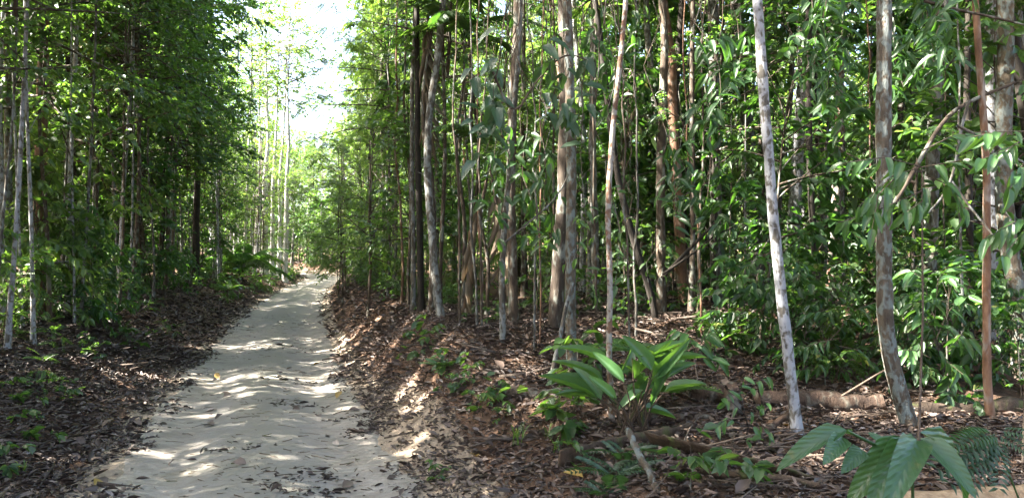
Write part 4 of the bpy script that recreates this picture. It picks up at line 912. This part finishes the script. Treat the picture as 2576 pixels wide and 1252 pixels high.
log('rotten log length between the stout crooked trunk and the frame edge', fp(2285, 6.75, .02), fp(2640, 6.95, .05), .075, 'board_wood', lump=.3, seed=21, cat='log')
log('broken rotten log chunk left of the pale lichened trunk', fp(1735, 7.0, .06), fp(1850, 6.85, .15), .085, 'log_wood', lump=.3, seed=2)
log('upright rotten stump end of the reddish log', fp(1836, 6.6, -.02), fp(1842, 6.6, .24), .075, 'log_wood', 'stump', lump=.25, seed=3, cat='stump')
log('thin fallen log behind the wooden board by the clump', fp(1575, 6.45, .04), fp(1800, 6.5, .05), .04, 'log_wood', seed=4)
log('pale sawn log at the lower edge right of the big quilted leaves', Vector((1.92, 4.0, h1(1.92, 4) + .12)), Vector((3.6, 4.35, h1(3.6, 4.35) + .16)), .125, 'cut_wood', lump=.08, seed=5, end='board_wood')
log('dark stump end of a log left of the big quilted leaves', Vector((1.73, 3.85, h1(1.73, 3.85) + .02)), Vector((1.80, 4.0, h1(1.8, 4) + .22)), .09, 'board_wood', 'stump', lump=.3, seed=6, cat='stump')
log('grey log lying at the bank top beneath the leaning dead stem', fp(1275, 7.3, .03), fp(1445, 7.1, .04), .06, 'bark_brown', lump=.15, seed=7)
log('short red stick of rotten wood in front of the grey log', fp(1330, 6.5, .02), fp(1385, 6.55, .05), .018, 'log_wood', 'stick', seed=8, cat='stick')
log('dark fallen branch on the floor right of the stout crooked trunk', fp(2300, 7.6, .05), fp(2420, 7.8, .12), .045, 'log_wood', 'fallen_branch', -.1, seed=9, cat='branch')
log('curved root like branch beside the orange brown stem', fp(2400, 7.7, .12), fp(2560, 7.6, .04), .04, 'log_wood', 'fallen_branch', -.06, seed=10, cat='branch')
q_ = G(1656, 1245); log('broken dead stub leaning across the long wooden board', q_ - Vector((0, 0, .03)), W3(1579, 1078, q_.y + .45), .026, 'bark_flaky', 'dead_branch', lump=.2, seed=11, cat='branch')
log('rotting branch under the board with a split bark', fp(1620, 5.4, .03), fp(1850, 5.0, .02), .03, 'board_wood', 'dead_branch', lump=.2, seed=12, cat='branch')
log('crooked branch lying against the foot of the pale lichened trunk', fp(1900, 5.9, .03), fp(2010, 6.3, .19), .028, 'log_wood', 'dead_branch', lump=.15, seed=13, cat='branch')
log('long dark branch on the ground before the pale lichened trunk', fp(1760, 5.1, .02), fp(2060, 4.75, .03), .026, 'board_wood', 'dead_branch', lump=.15, seed=14, cat='branch')

def board(label, P, hgt, thick, lean, seed):
    """a long weathered board on edge following points P, with an uneven upper rim"""
    g = np.random.default_rng(seed); P = np.array([np.array(p) for p in P]); n = 30
    L = np.concatenate([[0], np.cumsum(np.linalg.norm(np.diff(P, axis=0), axis=1))]); q = np.linspace(0, L[-1], n)
    Q = np.stack([np.interp(q, L, P[:, k]) for k in range(3)], -1)
    T = unit(np.gradient(Q, axis=0)); Nn = unit(np.cross(T, (0, 0, 1.))); up = np.array([0, 0, 1.]) + lean * Nn
    hh = hgt * (1 - .35 * np.linspace(0, 1, n) ** 2) * (1 + .05 * g.standard_normal(n)); hh[0] *= .96
    root = empty('wooden_board', Vector(P[0]), label, 'board'); mb = MB(); rows = []
    for f, th in ((-.3, 1), (.33, 1.12), (.66, .92), (1, .8)):
        for s in (-1, 1): rows.append(Q + up * (hh * f)[:, None] + Nn * (s * thick * .5 * th) + .003 * g.standard_normal((n, 3)))
    A = [rows[i] for i in (0, 2, 4, 6, 7, 5, 3, 1)]; v = np.concatenate(A) - P[0]; m = len(A); qd = []
    for r in range(m):
        for k in range(n - 1): qd.append((r * n + k, r * n + k + 1, ((r + 1) % m) * n + k + 1, ((r + 1) % m) * n + k))
    for k in (0, n - 1): qd += [(0 * n + k, 1 * n + k, 6 * n + k, 7 * n + k), (1 * n + k, 2 * n + k, 5 * n + k, 6 * n + k), (2 * n + k, 3 * n + k, 4 * n + k, 5 * n + k)]
    mb.add(v, qd); obj('plank', mb.mesh('plank', ['board_wood'], False), root); return root
board('long dark weathered board standing on edge in front of the big leaved clump', [fp(1405, 5.80, .03), fp(1740, 6.15, .01)], .13, .05, .25, 1)
board('brown mouldering board slanting away below the long weathered board', [fp(1640, 5.85, .05), fp(1800, 5.4, .03), fp(2060, 5.0, 0)], .10, .04, .9, 2)
# sticks in front right
for i in range(54):
    px = rng.uniform(1480, 2200); Yd = rng.uniform(4.3, 6.6); a_ = fp(px, Yd, .015 + .05 * rng.random()); az = rng.normal(0.3, .8); ln = rng.uniform(.25, 1.0)
    b_ = Vector((a_.x + math.cos(az) * ln, a_.y + math.sin(az) * ln * .7, 0)); b_.z = h1(b_.x, b_.y) + .015 + .10 * rng.random()
    mb = MB(); mid = (a_ + b_) / 2 + Vector((rng.normal(0, .03), rng.normal(0, .03), .01)); r_ = rng.uniform(.004, .011)
    tube(mb, np.array([a_ - a_, mid - a_, b_ - a_]), [r_, r_ * .8, r_ * .5], 5, 0, .5, True)
    o = obj('stick', mb.mesh('stick', ['twig'], True), None, a_, label=f'{"long" if ln > .7 else "short" if ln < .45 else ""} {"thick" if r_ > .0085 else "thin"} dead stick {near_phrase(a_)}'.strip(), category='stick', group='sticks by the weathered boards')

# grass tufts
def grass(label, p, n, L, grp=None):
    g = rng; root = empty('grass_tuft', p, label, 'grass', grp); mb = MB(); P = []; 
    for k in range(n):
        az = g.uniform(0, 6.28); l = L * g.uniform(.6, 1.15); t = np.linspace(0, 1, 6); out = l * g.uniform(.3, .75)
        path = np.stack([math.cos(az) * out * t ** 1.4, math.sin(az) * out * t ** 1.4, l * (t - .42 * t ** 2.6)], -1) + np.array([*g.normal(0, .02, 2), 0])
        s = np.array([-math.sin(az), math.cos(az), 0]); w = .007 * (1 - t ** 2) * (.5 + t * .8)
        v = np.concatenate([path + s * w[:, None], path - s * w[:, None]]); i = np.arange(5); mb.add(v, np.stack([i, i + 1, i + 7, i + 6], -1), None, 0, g.random())
    obj('blades', mb.mesh('blades', ['leaf_light'], False), root, kind='stuff'); return root
grass('tuft of arching grass on the sunlit toe of the right bank', G(1305, 1120), 16, .30)
grass('smaller grass tuft just right of the arching grass on the bank', G(1380, 1105), 8, .22)
grass('thin grass blades beside the left end of the long board', G(1400, 1135), 6, .25)
grass('grass tuft on the left verge near the track edge', G(60, 1190), 16, .16)
# ferny seedlings near the lens
def fern(label, p, n, L, me=FR2, grp=None):
    root = empty('fern', p, label, 'fern', grp)
    for k in range(n):
        az = k * 2.4 + rng.normal(0, .3); d = Vector((math.cos(az), math.sin(az), .35 + .3 * rng.random())); l = L * rng.uniform(.7, 1.1)
        frond(root, me, p + Vector((0, 0, .05)), d, (0, 0, 1), l, l * .9)
    stems(root, 'stem', [[p - Vector((0, 0, .02)), p + Vector((0, 0, .06))]], .004, 'leaf_mid'); return root
fern('fern with blue green leaflets in front of the long weathered board', G(1560, 1160), 5, .30, FR)
fern('larger fern below the long board by the dead stub', G(1545, 1215), 6, .34, FR)
fern('fern at the lower edge below the long board', G(1520, 1262), 5, .24, FR)
fern('fern like leaves spread over the stalks of the big leaved clump', G(1600, 1020) + Vector((0, -.2, .45)), 6, .42, FR3)
fern('feathery fern right of the big leaved clump', G(1690, 1030) + Vector((0, 0, .1)), 6, .36, FR3)
fern('bright green fern lit by sun on the right bank slope', G(1118, 935), 6, .30, FR2)
for i, (px, py, sc) in enumerate([(370, 785, 1.3), (325, 880, 1.9), (245, 905, 1.6), (310, 855, 1.2), (290, 780, 1.3), (150, 985, 1.0), (95, 1000, 1.0), (215, 880, 1.2), (60, 1110, 1.5), (400, 770, .9), (20, 1190, 1.4), (30, 850, 1.6), (130, 880, 1.6), (380, 850, 1.0)]):
    p = G(px, py); k = 'seedling' if i % 3 else 'seedling_feather'
    small_plant('seedling', p.x, p.y, k, sc * .7, f'{TONE[k]} seedling {["low on", "growing from", "standing alone on", "sprouting on", "at the upper edge of"][i % 5]} the shaded left verge litter', 'seedling', 'seedlings on the shaded left verge')
for i, (px, py, sc) in enumerate([(1215, 1050, 1.1), (1255, 1015, .7), (1150, 985, .7), (1010, 890, 1.2), (1080, 880, 1.3), (1180, 960, .9), (1440, 1090, 1.3), (1100, 1215, .6), (1735, 1240, 1.2), (1860, 1225, 1.0), (1130, 940, 1.0), (1395, 1085, 1.4), (1420, 1180, .8), (1270, 1060, .6)]):
    p = G(px, py); k = 'seedling'
    small_plant('seedling', p.x, p.y, k, sc, f'small seedling {near_phrase(p)}', 'seedling', 'seedlings on the right bank litter')

# ------------------------------------------------------------------ leaf litter, twigs, fallen leaves
def litter(seed, n, s0, s1, d0, d1, side, L, falloff):
    g = np.random.default_rng(seed); s = s0 + (s1 - s0) * g.random(n) ** falloff; d = g.uniform(d0, d1, n)
    x, y = offs(s, side * (HW + d)); k = g.random(n) < np.clip(np.where(d < 0, .34 + d * 1.2, .50 + d * 1.6) + .75 * vnoise(x, y, 2.2, 3) + .4 * vnoise(x, y, 5.2, 8), .02, 1)
    k &= (np.hypot(x, y) > 1.2); x, y, d = x[k], y[k], d[k]; n = len(x)
    z = H(x, y) + .006 + .03 * g.random(n) ** 2 * (d > .3)
    az = g.uniform(0, 6.28, n); D = np.stack([np.cos(az), np.sin(az), g.normal(0, .28, n)], -1); N = np.stack([g.normal(0, .42, n), g.normal(0, .42, n), np.ones(n)], -1)
    l = L * np.clip(np.exp(g.normal(-.12, .42, n)), .35, 2.2); tn = np.clip(g.normal(.40, .23, n), 0, .985)
    return np.stack([x, y, z], -1), D, N, l, tn, g
CURL = (np.array([(0, 0, 0), (.34, .2, .16), (.44, .5, .20), (0, 1, .05), (-.44, .5, .14), (-.34, .2, .12), (0, .5, -.02)]), np.zeros((0, 4), int), np.array([(0, 1, 6), (1, 2, 6), (2, 3, 6), (3, 4, 6), (4, 5, 6), (5, 0, 6)]))
for nm, lab, sets in [('leaf_litter', 'deep brown leaf litter covering the left verge', [(1, 56000, 2, 16, -.3, 3.4, -1, .062, 1.15), (2, 22000, 14, 48, -.2, 3.4, -1, .10, 1.3), (7, 5000, 46, 70, -.1, 3.5, -1, .15, 1.0), (21, 5000, 3, 26, 3.0, 8, -1, .12, 1.0)]),
                      ('leaf_litter', 'reddish brown leaf litter covering the right bank and wood floor', [(3, 76000, 2, 14, -.25, 5.2, 1, .056, 1.0), (4, 16000, 13, 46, -.15, 3.2, 1, .10, 1.3), (6, 12000, 44, 84, -.1, 4.5, 1, .16, 1.0), (5, 14000, 6, 24, 4.8, 11, 1, .11, 1.0)])]:
    mb = MB()
    for a_ in sets:
        P, D, N, l, tn, g = litter(*a_); scatter(mb, CURL, P, D, N, l, l * (.34 + .2 * g.random(len(l))), 0, tn, g)
    obj(nm, mb.mesh('leaf_litter', ['litter']), None, label=lab, kind='stuff')
# single fallen leaves, the largest in view
fl = []
for k, tn in enumerate((.2, .45, .6, .75, .9, 1.0)):
    mb = MB(); g = np.random.default_rng(70 + k); v = CURL[0].copy(); v[:, 0] *= .48 + .1 * (k % 3); v[:, 2] += g.normal(0, .05, 7); mb.add(v, None, CURL[2], 0, tn); fl.append(mb.mesh('fallen_leaf', ['litter'], False))
LN = ['dark', 'brown', 'reddish', 'tan', 'pale grey', 'yellow']
for i in range(260):
    side = rng.random()
    if side < .36: s = rng.uniform(4.6, 9.5); d = rng.uniform(0, 2.4); x, y = map(float, offs(s, -HW - d)); wh = 'left verge'
    elif side < .88: s = rng.uniform(4.0, 8.0); d = rng.uniform(.1, 4.2); x, y = map(float, offs(s, HW + d)); wh = 'right bank'
    else: s = rng.uniform(4.5, 14); d = rng.uniform(-1, 1.1); x, y = map(float, offs(s, d)); wh = 'sand track'
    k = int(rng.choice(6, p=[.15, .25, .25, .2, .12, .03]))
    o = obj('fallen_leaf', fl[k], None, (x, y, h1(x, y) + .02), label=f'{LN[k]} fallen leaf {near_phrase((x, y))}', category='leaf', group=f'{LN[k]} fallen leaves on the {wh}')
    L = rng.uniform(.09, .17); o.scale = (L, L, L); o.rotation_euler = (rng.normal(0, .3), rng.normal(0, .3), rng.uniform(0, 6.28))
# twig bits on the sand
g = np.random.default_rng(77); mb = MB(); n = 2600
s = 3.5 + 22 * g.random(n) ** 1.5; d = g.uniform(-1.15, 1.15, n); x, y = offs(s, d)
keep = vnoise(x, y, 1.4, 8) + .5 * np.exp(-(d / .5) ** 2) + .35 * g.standard_normal(n) > .15; x, y = x[keep], y[keep]; n = len(x)
az = g.normal(.0, .7, n); l = .03 + .10 * g.random(n) ** 2; z = H(x, y) + .012
D = np.stack([np.cos(az), np.sin(az), np.zeros(n)], -1)
STK = (np.array([(-.5, 0, -.01), (.5, 0, -.01), (0, 0, .05), (-.35, 1, -.01), (.35, 1, -.01), (0, 1, .04)]), np.array([(0, 1, 4, 3), (1, 2, 5, 4), (2, 0, 3, 5)]), np.array([(0, 2, 1), (3, 4, 5)]))
scatter(mb, STK, np.stack([x, y, z], -1), D, np.tile([0, 0, 1.], (n, 1)), l, .0045, 0, g.random(n) * .2, g)
obj('twig_litter', mb.mesh('twig_litter', ['board_wood']), None, kind='stuff', label='scattered dark twig bits on the sand track')

for i, (px, py, rx, n) in enumerate([(795, 1198, .20, 60), (775, 1234, .26, 90), (730, 958, .30, 50), (700, 872, .5, 60), (745, 1020, .25, 40), (590, 1130, .2, 26), (850, 1058, .16, 30), (905, 1090, .2, 40)]):
    g = np.random.default_rng(810 + i); p = G(px, py); x = p.x + g.normal(0, rx, n); y = p.y + g.normal(0, rx * .45, n)
    D = np.stack([g.normal(0, 1, n), g.normal(0, .5, n), g.normal(0, .15, n)], -1); mb = MB()
    scatter(mb, CURL, np.stack([x, y, H(x, y) + .012], -1), D, np.stack([g.normal(0, .3, n), g.normal(0, .3, n), np.ones(n)], -1), .05 * np.exp(g.normal(0, .4, n)), .022, 0, np.clip(g.normal(.15, .15, n), 0, .6), g)
    obj('leaf_debris', mb.mesh('leaf_debris', ['litter']), None, kind='stuff', label='dark mat of washed up leaf bits on the sand track')
for i in range(46):
    s_ = 4.4 + 12 * rng.random() ** 1.4; d_ = rng.uniform(-1.0, 1.1); x, y = map(float, offs(s_, d_)); ln = rng.uniform(.08, .32); az = rng.normal(0, .5); r_ = rng.uniform(.002, .005)
    p = Vector((x, y, h1(x, y) + .012)); q = Vector((x + math.cos(az) * ln, y + math.sin(az) * ln, 0)); q.z = h1(q.x, q.y) + .016; m_ = (p + q) / 2 + Vector((0, rng.normal(0, .012), .006))
    mb = MB(); tube(mb, np.array([p - p, m_ - p, q - p]), [r_, r_ * .9, r_ * .6], 5, 0, .2, True)
    obj('twig', mb.mesh('twig', ['board_wood'], True), None, p, label=f'{"longer" if ln > .2 else "small"} dark twig {near_phrase((x, y))}', category='twig', group='twigs on the sand track')

g = np.random.default_rng(91); mb = MB(); n = 1500
s = 3.5 + 12 * g.random(n); side = np.where(g.random(n) < .25, -1, 1); d = side * (HW + np.where(side > 0, 6.0, 2.6) * g.random(n) ** .8); x = np.interp(s, CS, CL[:, 0]) + np.interp(s, CS, CN[:, 0]) * d; y = np.interp(s, CS, CL[:, 1]) + np.interp(s, CS, CN[:, 1]) * d
az = g.uniform(0, 6.28, n); l = .08 + .45 * g.random(n) ** 3
D = np.stack([np.cos(az), np.sin(az), g.normal(0, .12, n)], -1)
scatter(mb, STK, np.stack([x, y, H(x, y) + .03], -1), D, np.tile([0, 0, 1.], (n, 1)), l, .011, 0, g.random(n), g)
obj('stick_litter', mb.mesh('stick_litter', ['twig']), None, kind='stuff', label='thin broken sticks strewn through the leaf litter')

# ------------------------------------------------------------------ tell apart what still shares a label
from collections import defaultdict
by = defaultdict(list)
for o in col.objects:
    if o.parent is None and 'category' in o and 'label' in o: by[o['label']].append(o)
for lab, os_ in by.items():
    if len(os_) in (2, 3) and 'fallen' not in lab and len(lab.split()) <= 12 and 'near end' not in lab:
        os_.sort(key=lambda o: o.location.y)
        for o, w in zip(os_, (['nearer', 'farther'] if len(os_) == 2 else ['nearest', 'middle', 'farthest'])): o['label'] = f'{w} {lab}'
